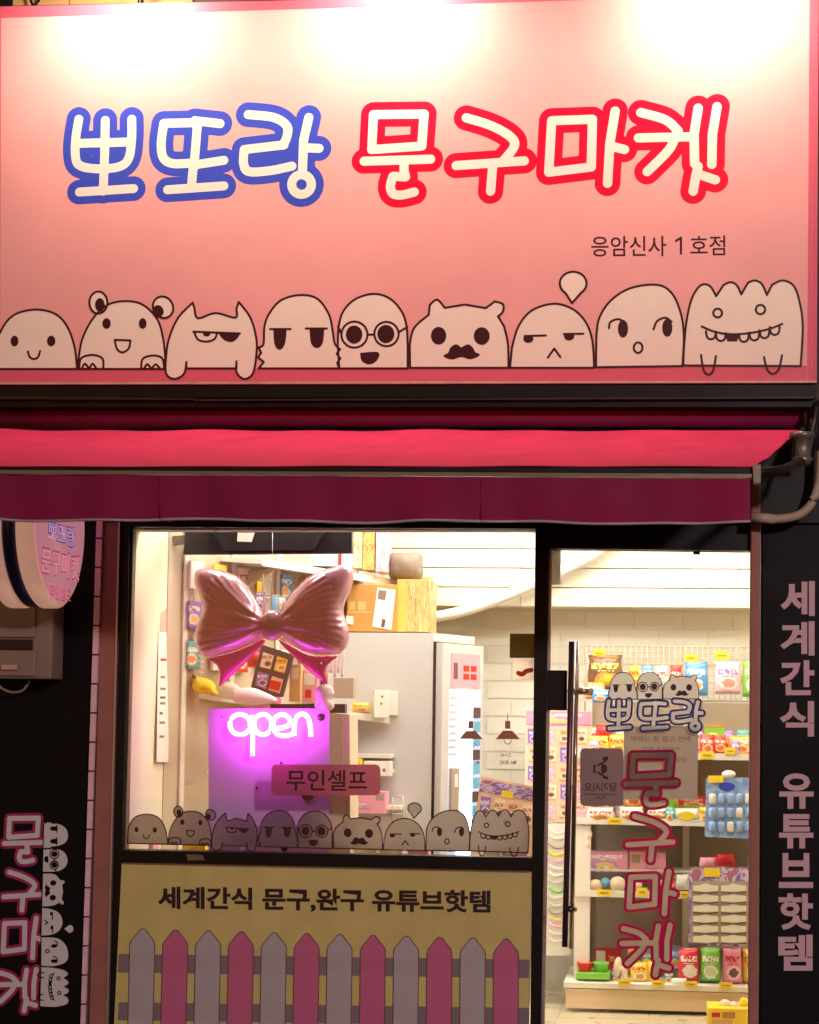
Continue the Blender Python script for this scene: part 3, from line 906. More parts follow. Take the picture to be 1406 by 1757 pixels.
MB().lathe((fx + .001, YC, cz), [(.01, 0), (rr, 0), (rr, .003), (.01, .003)], 56, 'X').obj('sign_face', mat('blade_face_glow', (232, 158, 178), .35, var=.05, emis=lin((232, 150, 165)), estr=.5), bs, True)  # face brightened by an added glow instead of light reaching it
def blade_text(s, u0, u1, v0, v1, m, bold):
    c = bpy.data.curves.new('lettering', 'FONT'); c.body = s; c.offset = bold; c.resolution_u = 3
    o = bpy.data.objects.new('lettering', c); COL.objects.link(o); bpy.context.view_layer.update()
    ev = o.evaluated_get(bpy.context.evaluated_depsgraph_get()); me = ev.to_mesh()
    v = np.array([tuple(q.co) for q in me.vertices]); f = [tuple(q.vertices) for q in me.polygons]
    ev.to_mesh_clear(); bpy.data.objects.remove(o); bpy.data.curves.remove(c)
    a, b = v.min(0), v.max(0); q = (v - a) / np.maximum(b - a, 1e-6)
    lay = .0045 if bold > .03 else .006
    mesh('lettering', [(fx + lay, YC + u0 + t[0] * (u1 - u0), cz + v0 + t[1] * (v1 - v0)) for t in q], f, m, bs, fixn=False)
k_ = 1 / ppm(-.5)
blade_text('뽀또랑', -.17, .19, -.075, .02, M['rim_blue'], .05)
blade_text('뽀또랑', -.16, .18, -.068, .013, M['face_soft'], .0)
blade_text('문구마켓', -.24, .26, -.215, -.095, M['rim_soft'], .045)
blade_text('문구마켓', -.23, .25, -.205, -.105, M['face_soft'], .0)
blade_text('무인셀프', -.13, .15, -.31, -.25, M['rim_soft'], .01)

# meter cabinet under it
mc = thing('meter_cabinet', 'grey beige service cabinet on the black wall under the round sign', 'cabinet', tuple(at(40, 1165, -.18)))
x0, x1, z0, z1 = rect(-40, 1030, 90, 1165, -.2)
box('cabinet_body', x0, x1, -.2, -.045, z0, z1, M['unit_plastic'], mc, .012)
x0, x1, z0, z1 = rect(-40, 1040, 62, 1094, -.2)
box('cabinet_cover', x0, x1, -.214, -.2005, z0, z1, M['unit_plastic'], mc, .006)
x0, x1, z0, z1 = rect(-40, 1097, 57, 1115, -.2)
box('vent_slot', x0, x1, -.208, -.2005, z0, z1, M['dark_metal'], mc, .003)
x0, x1, z0, z1 = rect(-40, 1118, 62, 1160, -.2)
box('cabinet_drawer', x0, x1, -.212, -.2005, z0, z1, M['unit_plastic'], mc, .006)
x0, x1, z0, z1 = rect(2, 1140, 30, 1150, -.215)
box('cabinet_latch', x0, x1, -.222, -.2125, z0, z1, M['alu_strip'], mc, .003)
MB().tube(smooth([tuple(at(*q)) for q in ((-10, 1166, -.12), (4, 1182, -.12), (22, 1188, -.12), (40, 1184, -.12), (52, 1166, -.12))], n=6), .006, 8).obj('cable', M['unit_plastic'], mc, True)

# ================================================================== window, door, lower banner
wf = thing('shop_window', 'black framed shop window with white doodle stickers along its lower edge', 'window', tuple(at(560, 1470, 0)))
FY, FT = -.03, .1
slant('window_frame', [(207, 891), (945, 893), (945, 907), (207, 904)], FY, FT, M['black_metal'], wf)
slant('window_frame', [(206, 904), (222, 904), (209, 1484), (190, 1484)], FY, FT, M['black_metal'], wf)
slant('window_frame', [(190, 1484.5), (208.5, 1484.5), (197, 1900), (176, 1900)], FY, FT, M['black_metal'], wf)
slant('window_frame', [(208, 1459), (912, 1472.5), (912, 1496), (208, 1482)], FY, FT, M['black_metal'], wf)
slant('mullion', [(919, 907), (943, 907), (926, 1900), (909, 1900)], FY - .008, FT + .02, M['black_metal'], wf)
slant('inner_trim', [(222, 904), (229, 904), (214.5, 1459), (209, 1459)], FY + .03, .05, M['grey_alu'], wf)
slant('inner_trim', [(229, 903), (918, 905.5), (918, 910), (229, 909)], FY + .06, .1, M['pale_trim'], wf)
gy = .0
slant('glass_pane', [(220, 903), (922, 905), (916, 1475), (206, 1462)], gy, .006, M['glass'], wf)
slant('frame_scuff', [(320, 1466), (348, 1467), (351, 1476), (322, 1477)], FY - .0015, .001, M['grey_alu'], wf)

def winmap(x, y):
    px = 219 + (x + 12) * (908 - 219) / 2768.0
    base = 1446.5 + (px - 219) * (1465.5 - 1446.5) / 689
    return px, base + (y - 384) * .248
SG = gy - .003
ds = thing('window_sticker', 'row of nine white doodle head stickers along the bottom of the shop window', 'sticker', tuple(at(560, 1456, SG)))
for i in range(9):
    draw_doodle(i, SG, winmap, M['st_white'], M['st_ink'], ds, .3, .0018, inkw=1.05)
ps = thing('window_sticker', 'pink rounded sticker with dark lettering in the middle of the window', 'sticker', tuple(at(560, 1340, SG)))
flat('sticker_base', [P(rrect(466, 1312, 653, 1365, 9), SG)], SG, M['st_pink'], ps, .003)
text('lettering', '무인셀프', 492, 1321, 630, 1357, SG - .0008, M['st_ink'], ps, bold=.012, slope=.005)
for nm, cx, rays in (('first', 808, True), ('second', 871.5, False)):
    t = thing('window_sticker', ('brown pendant lamp sticker with light rays, nearer the fridge' if rays else 'brown pendant lamp sticker without rays, nearer the black mullion'), 'sticker', tuple(at(cx, 1270, SG)), 'pendant lamp stickers')
    flat('lamp_print', [P([(cx - .8, 1225), (cx + .8, 1225), (cx + .8, 1237), (cx - .8, 1237)], SG), P([(cx - 4.5, 1237), (cx + 4.5, 1237), (cx + 4.5, 1250.5), (cx - 4.5, 1250.5)], SG),
                        P([(cx - 8, 1254), (cx + 8, 1254), (cx + 21, 1268.5), (cx - 21, 1268.5)], SG)], SG, M['st_brown'], t, .0012)
    if rays:
        rp = [P([(cx - 4, 1272), (cx + 4, 1272), (cx, 1276)], SG)]
        for a in (-55, -28, 0, 28, 55):
            s_, c_ = math.sin(R(a)), math.cos(R(a))
            rp.append(S([(cx + 7 * s_, 1272 + 6 * c_), (cx + 13 * s_, 1272 + 12 * c_)], .7, SG))
        flat('ray_print', rp, SG, M['st_brown'], t, .0012)
    else:
        flat('bulb_print', [S(ell(cx, 1270, 6, 7, 0, 12, 0, 180), .7, SG)], SG, M['st_brown'], t, .0012)
    text('lettering', 'OPEN' if rays else '24시간', cx - 12, 1292, cx + 6, 1299, SG, M['st_brown'], t, bold=.01)
    text('lettering', '00:00 AM' if rays else '24:00 AM', cx - 14, 1305, cx + 15, 1312, SG, M['st_brown'], t, bold=.01)
gs = thing('window_sticker', 'dark green square plate at the right edge of the window glass', 'sticker', tuple(at(895, 1108, .012)))
pbox('plate', 875, 1087, 918, 1129, .012, .012, M['st_green'], gs, .003)
rs = thing('window_sticker', 'small pinkish sticker with a red stroke under the dark green plate', 'sticker', tuple(at(897, 1148, .012)))
pbox('plate', 880.5, 1131, 918, 1166.5, .012, .004, M['st_white'], rs, .001)
flat('red_stroke', [S(smooth([(890, 1155), (897, 1157), (903, 1152), (912, 1150)]), 4, .0105)], .0105, M['red'], rs, .0015)

# ---- lower banner
bn = thing('fence_banner', 'yellow banner panel printed with grey and pink pickets under the window', 'banner', tuple(at(560, 1757, -.035)))
BY = -.036
slant('banner_sheet', [(209, 1482), (912, 1496.5), (905, 1920), (188, 1920)], BY, .03, M['banner_yellow'], bn)
slant('banner_edge', [(212, 1480.5), (909, 1495), (909, 1497.6), (212, 1483)], BY - .004, .02, M['grey_alu'], bn)
def rail(y0, y1):
    s = .021
    f = lambda px, y: (px, y + (px - 200) * .014)
    slant('rail_print', [f(204, y0), f(909, y0), f(908, y1), f(202, y1)], BY - .0014, .0008, M['rail_grey'], bn)
rail(1637, 1669); rail(1720, 1751); rail(1800, 1835)
text('lettering', '세계간식 문구,완구 유튜브핫템', 271, 1521, 842, 1562, BY - .0016, M['banner_text'], bn, bold=.034, slope=.0125)
for i in range(12):
    xt = 245 + i * 56.4 + (0 if i < 6 else 1.2 * (i - 6) * .6)
    tip = 1594 + i * 1.55
    hw = 21.5
    b0 = -.0245 * (1 - i / 15)
    def pk(dx, y): return (xt + dx + (y - tip) * b0, y)
    outl = [pk(0, tip), pk(4, tip + 1.5), pk(hw - 2, tip + 21), pk(hw, tip + 27), pk(hw, 1900), pk(-hw, 1900), pk(-hw, tip + 27), pk(-hw + 2, tip + 21), pk(-4, tip + 1.5)]
    o = flat('picket', [P(outl, BY - .003)], BY - .0026, M['picket_grey' if i % 2 == 0 else 'picket_pink'], bn, .006)
    flat('picket_outline', [S(outl + [outl[0]], .75, BY - .004)], BY - .0038, M['picket_line'], o, .002)

# ---- door
dr = thing('glass_door', 'glass shop door in a black frame with a long steel pull handle', 'door', tuple(at(1110, 1757, 0)))
slant('door_frame', [(943, 893), (1290, 896), (1290, 945), (943, 941)], FY - .004, FT, M['black_metal'], dr)
slant('door_stile', [(943, 941), (947.5, 941), (932, 1900), (924, 1900)], FY + .01, .05, M['alu_strip'], dr)
slant('glass_pane', [(945, 941), (1289, 944), (1279, 1900), (929, 1900)], .004, .01, M['glass'], dr)
slant('closer_arm', [(1150, 943), (1235, 944), (1235, 946), (1150, 945)], .03, .03, M['black_metal'], dr)
pbox('closer_pin', 1190, 944, 1202, 951, .03, .03, M['black_metal'], dr, .003)
slant('door_reveal', [(946, 942), (963, 942), (962, 1003), (946, 1003)], .06, .004, M['paper'], dr)
pbox('door_lock', 940, 1150, 973, 1219, -.045, .045, M['black_metal'], dr, .004)
hd = MB().tube([at(981.5, 1101, -.085), at(976, 1360, -.085), at(969.5, 1625, -.085)], 5.0 / ppm(-.085), 16).obj('pull_handle', M['chrome_dark'], dr, True)
MB().tube([at(991, 1100, .075), at(986, 1360, .075), at(980.5, 1628, .075)], 4.2 / ppm(.07), 16).obj('pull_handle', M['chrome'], dr, True)
for py in (1185, 1560):
    MB().tube([at(979, py, -.085), at(986, py + 1, .075)], .013, 12).obj('handle_post', M['chrome'], hd, True)
MB().tube([at(990, 1185, .07), at(1016, 1187, .10)], .017, 12).obj('handle_stop', M['chrome'], dr, True)

dst = thing('door_sticker', 'navy rimmed lettering sticker with three doodle heads high on the glass door', 'sticker', tuple(at(1120, 1230, SG)))
def doormap(x, y): return 1043.4 + (x - 885) * .1815, 1200 + (y - 385) * .1815
for i in (3, 4, 5):
    draw_doodle(i, SG, doormap, M['st_white'], M['st_ink'], dst, .2, .0014, inkw=.8)
DF = {'ppo': (1043, 1203, 1081, 1250), 'tto': (1099, 1206, 1145, 1250), 'rang': (1155, 1203, 1205, 1252)}
for i, k in enumerate(('ppo', 'tto', 'rang')):
    letter(k, SG - .003, fit(k, *DF[k]), 3.3, 6.6, M['st_white'], M['st_navy'], dst, .0016, i % 2, True)
dst2 = thing('door_sticker', 'crimson rimmed vertical lettering sticker down the middle of the glass door', 'sticker', tuple(at(1115, 1670, SG)))
DV = {'mun': (1075, 1296, 1160, 1381), 'gu': (1078, 1401, 1155, 1476), 'ma': (1080, 1496, 1158, 1568), 'ket': (1068, 1588, 1150, 1673)}
for i, k in enumerate(('mun', 'gu', 'ma', 'ket')):
    letter(k, SG, fit(k, *DV[k]), 4.6, 9.4, M['st_white'], M['st_red'], dst2, .002, i % 2, True)
dst3 = thing('door_sticker', 'taupe rounded pull sticker with mirrored lettering beside the door handle', 'sticker', tuple(at(1033, 1333, SG)))
flat('sticker_base', [P(rrect(996, 1284, 1070, 1383, 7), SG)], SG, M['st_taupe'], dst3, .002)
flat('hand_print', [P([(1018.5, 1313), (1022, 1313), (1022, 1326), (1018.5, 1326)], SG), S([(1022, 1315), (1034, 1308), (1034, 1331), (1022, 1324)], .8, SG),
                    P(ell(1037, 1319, 5.5, 8), SG), P([(1034, 1300), (1044, 1298), (1044, 1304), (1036, 1307)], SG), P([(1034, 1332), (1044, 1333), (1044, 1338), (1036, 1336)], SG), S([(1028, 1314), (1040, 1306)], 1, SG), S([(1028, 1325), (1040, 1333)], 1, SG)], SG - .0012, M['st_ink'], dst3, .0012)
text('lettering', '당기시오', 1003, 1343, 1058, 1358, SG - .0012, M['st_ink'], dst3, bold=.012, mirror=True)
flat('rule_line', [S([(1003, 1363), (1058, 1363)], .6, SG)], SG - .0012, M['st_ink'], dst3, .001)
text('lettering', 'PULL', 1020, 1366, 1038, 1371, SG - .0012, M['st_ink'], dst3, bold=.01, mirror=True)
nt = thing('paper_note', 'white paper note taped inside the glass door behind the lettering', 'note', tuple(at(1135, 1310, .02)))
slant('sheet', [(1071, 1246), (1199, 1246), (1197, 1372), (1070, 1372)], .02, .0008, M['paper'], nt)
text('lettering', '택배는 문 열고 안에', 1083, 1263, 1185, 1273, .018, M['paper_ink'], nt)
text('lettering', '넣어 주세요^^', 1103, 1281, 1168, 1291, .018, M['paper_ink'], nt)
text('lettering', '4233', 1160, 1300, 1178, 1308, .018, M['paper_ink'], nt)

# ================================================================== unseen street lamp, added behind the camera to light the shop front
sl = thing('added_street_lamp', 'tall unseen street lamp added across the road to light the shop front', 'street lamp', (6.0, -11.6, -.24))
MB().tube([(6.0, -11.6, -.24), (6.0, -11.6, 5.2)], [.07, .045], 12).obj('pole', M['dark_metal'], sl, True)
MB().tube(smooth([(6.0, -11.6, 5.1), (6.0, -11.5, 5.5), (6.0, -11.1, 5.6)], n=5), .035, 10).obj('arm', M['dark_metal'], sl, True)
box('lamp_head', 5.85, 6.15, -11.2, -10.7, 5.56, 5.66, M['dark_metal'], sl, .02)
box('lamp_lens', 5.89, 6.11, -11.15, -10.75, 5.535, 5.555, mat('added_lamp_lens', (255, 240, 220), .3, emis=(1, .8, .78), estr=20), sl, .004)
ld = bpy.data.lights.new('added_street_beam', 'SPOT')
ld.energy = STREET_W; ld.color = (1.0, .79, .80); ld.spot_size = R(160); ld.spot_blend = .5; ld.shadow_soft_size = .35
lo = bpy.data.objects.new('added_street_beam', ld); COL.objects.link(lo); lo.parent = sl
lo.location = Vector((6.0, -10.95, 5.5)) - Vector(sl.location)
lo.rotation_euler = (R(62), 0, R(16))

# ================================================================== inside the shop, seen through the window
def slab(name, pts, th, m, parent):
    """flat board: top corners given as (px, py, depth)"""
    t = [at(*p) for p in pts]
    return MB().prism(t, [q - Vector((0, 0, th)) for q in t]).obj(name, m, parent)
def solid(name, pts, Y, th, m, parent, bev=0):
    return slant(name, pts, Y, th, m, parent)

def wquad(name, pts, push, m, parent):
    f = [at(*p) for p in pts]
    return MB().prism(f, [q + Vector(push) for q in f]).obj(name, m, parent)
def sd(px): return .06 + (px - 224) / 66 * .5
pil = thing('side_wall', 'bright cream side wall just inside the left end of the shop window', 'wall', tuple(at(255, 1460, .14)))
wc, wd2 = at(222, 1200, .055), at(292, 1200, .575)
MB().prism([(wc.x, wc.y, .012), (wd2.x, wd2.y, .012), (wd2.x, wd2.y, 2.855), (wc.x, wc.y, 2.855)], [(wc.x - .1, wc.y, .012), (wd2.x - .1, wd2.y, .012), (wd2.x - .1, wd2.y, 2.855), (wc.x - .1, wc.y, 2.855)]).obj('wall_board', M['wall_cream'], pil)
wquad('wall_conduit', [(277, 925, sd(277) - .03), (290, 925, sd(290) - .03), (288, 1084, sd(288) - .03), (275, 1084, sd(275) - .03)], (-.012, .02, 0), M['beige_metal'], pil)
ns = thing('notice_strip', 'long narrow white notice hanging on the side wall inside the window', 'notice', tuple(at(282, 1310, .4)))
wquad('notice_sheet', [(272, 1084, sd(272) - .03), (293, 1086, sd(293) - .03), (289, 1308, sd(289) - .03), (269, 1308, sd(269) - .03)], (-.003, .004, 0), M['carton_white'], ns)
for i, (y0_, w_, mm) in enumerate(((1130, 10, 'red'), (1160, 8, 'paper_ink'), (1180, 9, 'paper_ink'), (1195, 9, 'navyc'), (1205, 9, 'paper_ink'), (1222, 5, 'navyc'), (1238, 9, 'paper_ink'), (1262, 8, 'paper_ink'))):
    q = [(276 - i * .3, y0_), (276 + w_ - i * .3, y0_), (276 + w_ - i * .3, y0_ + 4), (276 - i * .3, y0_ + 4)]
    wquad('notice_print', [(u, v, sd(u) - .034) for u, v in q], (-.001, .002, 0), M[mm], ns)

# oblique left display wall
dw = thing('display_wall', 'beige display wall along the left side of the shop behind the pink bow', 'wall', tuple(at(430, 1500, 1.2)))
wa, wb = at(284, 1200, .5), at(640, 1200, 2.04)
MB().prism([(wa.x, wa.y, .012), (wb.x, wb.y, .012), (wb.x, wb.y, 2.85), (wa.x, wa.y, 2.85)],
           [(wa.x - .05, wa.y + .02, .012), (wb.x - .05, wb.y + .02, .012), (wb.x - .05, wb.y + .02, 2.85), (wa.x - .05, wa.y + .02, 2.85)]).obj('wall_board', M['beige_metal'], dw)
for i in range(5):
    t_ = .06 + i * .21
    p_ = wa.lerp(wb, t_)
    d_ = (wb - wa).normalized()
    nrm = Vector((d_.y, -d_.x, 0))
    a = p_ + nrm * .012
    MB().prism([(a.x, a.y, .05), (a.x + d_.x * .03, a.y + d_.y * .03, .05), (a.x + d_.x * .03, a.y + d_.y * .03, 2.6), (a.x, a.y, 2.6)],
               [(a.x - nrm.x * .01, a.y - nrm.y * .01, .05), (a.x + d_.x * .03 - nrm.x * .01, a.y + d_.y * .03 - nrm.y * .01, .05), (a.x + d_.x * .03 - nrm.x * .01, a.y + d_.y * .03 - nrm.y * .01, 2.6), (a.x - nrm.x * .01, a.y - nrm.y * .01, 2.6)]).obj('slotted_upright', M['white_metal'], dw)

# top shelf and the rack it hangs on
sh = thing('top_shelf', 'white metal wall shelf high up behind the bow with boxes on it', 'shelf', tuple(at(600, 990, 1.4)))
slab('shelf_board', [(452, 960, .75), (690, 998, 1.85), (560, 975, 2.0), (322, 951, .9)], .022, M['white_metal'], sh)
slab('shelf_lip', [(450, 958.5, .74), (690, 996.5, 1.84), (690, 996.5, 1.855), (450, 958.5, .755)], .034, M['white_metal'], sh)
for t_ in (.12, .5, .88):
    p_ = at(452 + t_ * 238, 963 + t_ * 38, .76 + t_ * 1.1)
    q_ = p_ + Vector((-.26, .15, 0))
    MB().prism([p_ + Vector((-.02, 0, -.026)), q_ + Vector((0, 0, -.026)), q_ + Vector((0, 0, -.14))],
               [p_ + Vector((-.012, .012, -.026)), q_ + Vector((.008, .012, -.026)), q_ + Vector((.008, .012, -.14))]).obj('shelf_bracket', M['beige_metal'], sh)
rk = thing('wire_rack', 'thin wire basket and hooks on the display wall left of the bow', 'rack', tuple(at(315, 1160, .6)))
g = MB()
for q in (((300, 970), (336, 958)), ((298, 970), (298, 1035)), ((300, 984), (336, 976)), ((293, 1028), (334, 1022)), ((293, 1040), (334, 1036)), ((293, 1026), (293, 1050)), ((313, 1010), (313, 1036)), ((313, 1010), (333, 1009)), ((333, 1009), (333, 1034)), ((466, 985), (466, 1060)), ((452, 985), (452, 1062)), ((440, 1021), (490, 1024))):
    g.tube([at(q[0][0], q[0][1], .62), at(q[1][0], q[1][1], .64)], .0036, 6)
g.obj('basket_wires', M['wire'], rk, True)
g = MB()
for i in range(9):
    g.tube([at(290 + i * 7, 1062 + i, .66), at(288 + i * 7, 1168 + i * 2, .66)], .0022, 5)
for j in range(12):
    g.tube([at(288, 1064 + j * 9, .664), at(350, 1070 + j * 9.4, .664)], .0022, 5)
stuff(g.obj('wire_grid', M['carton_white'], rk, True))

# hanging screen
tv = thing('hanging_screen', 'black flat screen hung near the top of the window seen from behind', 'screen', tuple(at(460, 950, .5)))
slant('screen_body', [(318, 905), (604, 905), (604, 949), (315, 951)], .5, .05, M['black_plastic'], tv)
slant('screen_back_cover', [(360, 905), (560, 905), (540, 943), (385, 944)], .47, .03, M['black_plastic'], tv)
slant('rating_label', [(408, 914), (437, 914), (432, 930), (407, 929)], .467, .002, M['carton_white'], tv)
slant('mount_arm', [(290, 920), (320, 918), (319, 932), (300, 936), (296, 929)], .52, .02, M['grey_alu'], tv)

def carton(name, label, cat, px0, py0, px1, py1, Y, depth, m, prints=(), group=None, rotz=0.0, bev=.003, part='carton_body'):
    """a printed carton; prints: (u0, v0, u1, v1, material) in its front face, v downwards"""
    x0, x1, z0, z1 = rect(px0, py0, px1, py1, Y)
    t = thing(name, label, cat, ((x0 + x1) / 2, Y, z0), group)
    rot = Matrix.Rotation(rotz, 3, 'Z') if rotz else None
    box(part, x0, x1, Y, Y + depth, z0, z1, m, t, bev, rot)
    c = Vector(((x0 + x1) / 2, Y + depth / 2, (z0 + z1) / 2))
    for i, (u0, v0, u1, v1, pm) in enumerate(prints):
        pts = []
        for u, v in ((u0, v0), (u1, v0), (u1, v1), (u0, v1)):
            w = Vector((x0 + u * (x1 - x0), Y - .0012 - .0003 * i, z1 - v * (z1 - z0)))
            if rot: w = c + rot @ (w - c)
            pts.append(w)
        back = [w + Vector((0, .001, 0)) for w in pts]
        MB().prism(pts, back).obj('printed_label', pm, t)
    return t

def pack(name, base, title, pic, pic2, strip):
    """printed film packet: lettering-like title, oval picture, bottom strip, crinkled glossy film"""
    m = bpy.data.materials.new(name); m.use_nodes = True
    N = m.node_tree.nodes; L = m.node_tree.links; p = N['Principled BSDF']
    tc = N.new('ShaderNodeTexCoord'); sp = N.new('ShaderNodeSeparateXYZ'); L.new(tc.outputs['Generated'], sp.inputs[0])
    def mth(op, a, b=None, c=None):
        n = N.new('ShaderNodeMath'); n.operation = op
        for i, v in enumerate((a, b, c)):
            if v is None: continue
            if isinstance(v, (int, float)): n.inputs[i].default_value = v
            else: L.new(v, n.inputs[i])
        return n.outputs[0]
    X, Z = sp.outputs[0], sp.outputs[2]
    mp = N.new('ShaderNodeMapping'); mp.inputs['Scale'].default_value = (13, 1, 9); mp.inputs['Location'].default_value = (random.random() * 20, 3, random.random() * 20)
    L.new(tc.outputs['Generated'], mp.inputs[0])
    nz = N.new('ShaderNodeTexNoise'); nz.inputs['Scale'].default_value = 1.0; nz.inputs['Detail'].default_value = 1; L.new(mp.outputs[0], nz.inputs['Vector'])
    tz = random.uniform(.68, .76)
    inb = mth('MULTIPLY', mth('COMPARE', Z, tz, .085), mth('COMPARE', X, .5, .37))
    ttl = mth('MULTIPLY', inb, mth('GREATER_THAN', nz.outputs[0], .47))
    small = mth('MULTIPLY', mth('MULTIPLY', mth('COMPARE', Z, tz - .14, .02), mth('COMPARE', X, .5, .25)), mth('GREATER_THAN', nz.outputs[0], .5))
    dx = mth('DIVIDE', mth('SUBTRACT', X, random.uniform(.42, .58)), .34); dz = mth('DIVIDE', mth('SUBTRACT', Z, .34), .2)
    rad = mth('ADD', mth('ADD', mth('MULTIPLY', dx, dx), mth('MULTIPLY', dz, dz)), mth('MULTIPLY', mth('SUBTRACT', nz.outputs[0], .5), 1.2))
    oval = mth('LESS_THAN', rad, 1.0); core = mth('LESS_THAN', rad, .45)
    bot = mth('LESS_THAN', Z, .1)
    def mixc(fac, a, col):
        n = N.new('ShaderNodeMix'); n.data_type = 'RGBA'; L.new(fac, n.inputs[0])
        if isinstance(a, tuple): n.inputs[6].default_value = lin(a) + (1,)
        else: L.new(a, n.inputs[6])
        n.inputs[7].default_value = lin(col) + (1,)
        return n.outputs[2]
    c = mixc(bot, base, strip); c = mixc(oval, c, pic); c = mixc(core, c, pic2); c = mixc(ttl, c, title); c = mixc(small, c, title)
    L.new(c, p.inputs['Base Color'])
    p.inputs['Roughness'].default_value = .28
    n2 = N.new('ShaderNodeTexNoise'); n2.inputs['Scale'].default_value = 34; n2.inputs['Detail'].default_value = 3; L.new(tc.outputs['Object'], n2.inputs['Vector'])
    b = N.new('ShaderNodeBump'); b.inputs['Strength'].default_value = .35; b.inputs['Distance'].default_value = .01
    L.new(n2.outputs[0], b.inputs['Height']); L.new(b.outputs[0], p.inputs['Normal'])
    return m
PR = {}
PR['cream_text'] = print_mat('cream_spine_print', [(236, 206, 150), (244, 226, 190), (210, 160, 100)], 6, stretch=(1, 1, .6))
PR['tan_text'] = print_mat('tan_spine_print', [(214, 160, 84), (226, 182, 110), (180, 124, 60)], 6)
PR['pink_text'] = print_mat('pink_spine_print', [(246, 222, 226), (236, 180, 190), (200, 170, 200)], 7)
PR['stripe'] = print_mat('corrugated_edge_print', [(214, 174, 112), (196, 148, 84), (228, 196, 140), (170, 122, 70)], 3, stretch=(9, 1, .8))
PR['snack_brown'] = pack('snack_brown_pack', (124, 84, 56), (248, 226, 120), (214, 160, 90), (246, 214, 70), (90, 56, 40))
PR['snack_blue'] = pack('snack_blue_pack', (84, 156, 220), (250, 250, 246), (244, 240, 230), (246, 180, 110), (60, 120, 200))
PR['snack_pink'] = pack('snack_pink_pack', (238, 200, 208), (150, 120, 180), (246, 236, 232), (236, 160, 150), (214, 150, 176))
PR['snack_red'] = pack('snack_red_pack', (224, 60, 52), (255, 240, 220), (248, 214, 160), (236, 120, 70), (180, 30, 36))
PR['snack_yellow'] = pack('snack_yellow_pack', (248, 212, 84), (214, 60, 40), (252, 240, 200), (236, 160, 60), (236, 150, 50))
PR['snack_green'] = pack('snack_green_pack', (136, 200, 78), (250, 250, 240), (248, 248, 240), (220, 236, 180), (90, 160, 60))
PR['snack_orange'] = pack('snack_orange_pack', (244, 160, 80), (255, 246, 226), (250, 220, 160), (226, 110, 60), (220, 90, 50))
PR['bread'] = pack('bread_pack', (244, 234, 214), (196, 70, 50), (232, 176, 104), (210, 140, 70), (240, 226, 200))
PR['blue_cards'] = print_mat('blue_blister_print', [(130, 164, 212), (146, 176, 220), (160, 186, 222), (122, 152, 204)], 9, kind='voronoi')
PR['magenta_box'] = pack('magenta_box_pack', (236, 160, 190), (250, 246, 240), (190, 150, 210), (246, 210, 120), (206, 110, 160))
PR['poster_orange'] = print_mat('orange_poster_print', [(242, 170, 90), (246, 200, 130), (236, 190, 200), (150, 130, 180)], 5)
PR['poster_purple'] = print_mat('purple_poster_print', [(120, 90, 160), (150, 120, 190), (210, 196, 226), (180, 110, 140)], 7)
PR['candy'] = print_mat('candy_mix_print', [(236, 90, 110), (250, 206, 90), (240, 240, 236), (120, 180, 220), (150, 200, 90)], 6, kind='voronoi')
PR['photo_a'] = pack('photo_a_pack', (150, 120, 190), (250, 240, 240), (222, 206, 226), (120, 96, 110), (226, 150, 180))
PR['photo_b'] = pack('photo_b_pack', (250, 230, 200), (200, 110, 90), (236, 200, 164), (110, 84, 80), (240, 180, 120))
PR['photo_c'] = pack('photo_c_pack', (246, 200, 150), (160, 90, 110), (250, 226, 206), (150, 100, 90), (220, 140, 110))

for px0, px1, mm, lab in ((605, 622, PR['cream_text'], 'cream spined box file, leftmost of the row by the black screen'), (623, 643, PR['tan_text'], 'tan box file in the middle of the row by the black screen'), (645, 662, PR['pink_text'], 'pale pink box file at the right end of the row by the black screen')):
    f0 = (px0 - 600) * .16
    carton('box_file', lab, 'box', px0, 900, px1, 974 + f0, 1.55, .2, mm, group='box files on the top shelf')
carton('low_box', 'low cream carton with a red stripe under the black screen', 'box', 500, 950, 603, 971, 1.5, .12, M['carton_white'], [(.78, 0, .84, 1, M['red']), (0, .6, .3, 1, M['tan'])])
# grey pouch on the boxes
gb = inflate('grey_bag', [P(rrect(664, 946, 722, 994, 9), 1.66)], 1.74, .09, M['bag_grey'], None, .006)
tag(gb, 'grey printed drum bag on top of the cardboard boxes', 'bag')
t = carton('cardboard_box', 'brown cardboard box with a white shipping label, on top of the white fridge', 'box', 596, 1003, 681, 1084, 1.5, .34, M['cardboard'],
       [(.0, .57, .5, .60, M['cardboard2']), (.04, .36, .16, .54, M['cardboard2']), (.22, .36, .38, .54, M['cardboard2'])])
slant('shipping_label', [(648, 1008), (679, 1012), (672, 1081), (639, 1075)], 1.493, .003, M['carton_white'], t)
slant('label_print', [(650, 1012), (664, 1014), (661, 1030), (648, 1028)], 1.4915, .001, M['paper_ink'], t)
slant('label_print', [(656, 1062), (662, 1063), (660, 1077), (654, 1076)], 1.4915, .001, M['navyc'], t)
slant('small_label', [(594, 1056), (607, 1058), (606, 1072), (594, 1070)], 1.493, .003, M['carton_white'], t)
carton('cardboard_stack', 'stack of folded cardboard sheets stood on edge beside the brown box', 'box', 682, 994, 737, 1084, 1.52, .3, PR['stripe'], [(0, 0, .3, 1, M['amber'])])
carton('cardboard_sheets', 'thin folded pale cardboard leaning behind the striped stack', 'box', 700, 990, 740, 1083, 1.86, .05, M['cardboard2'])

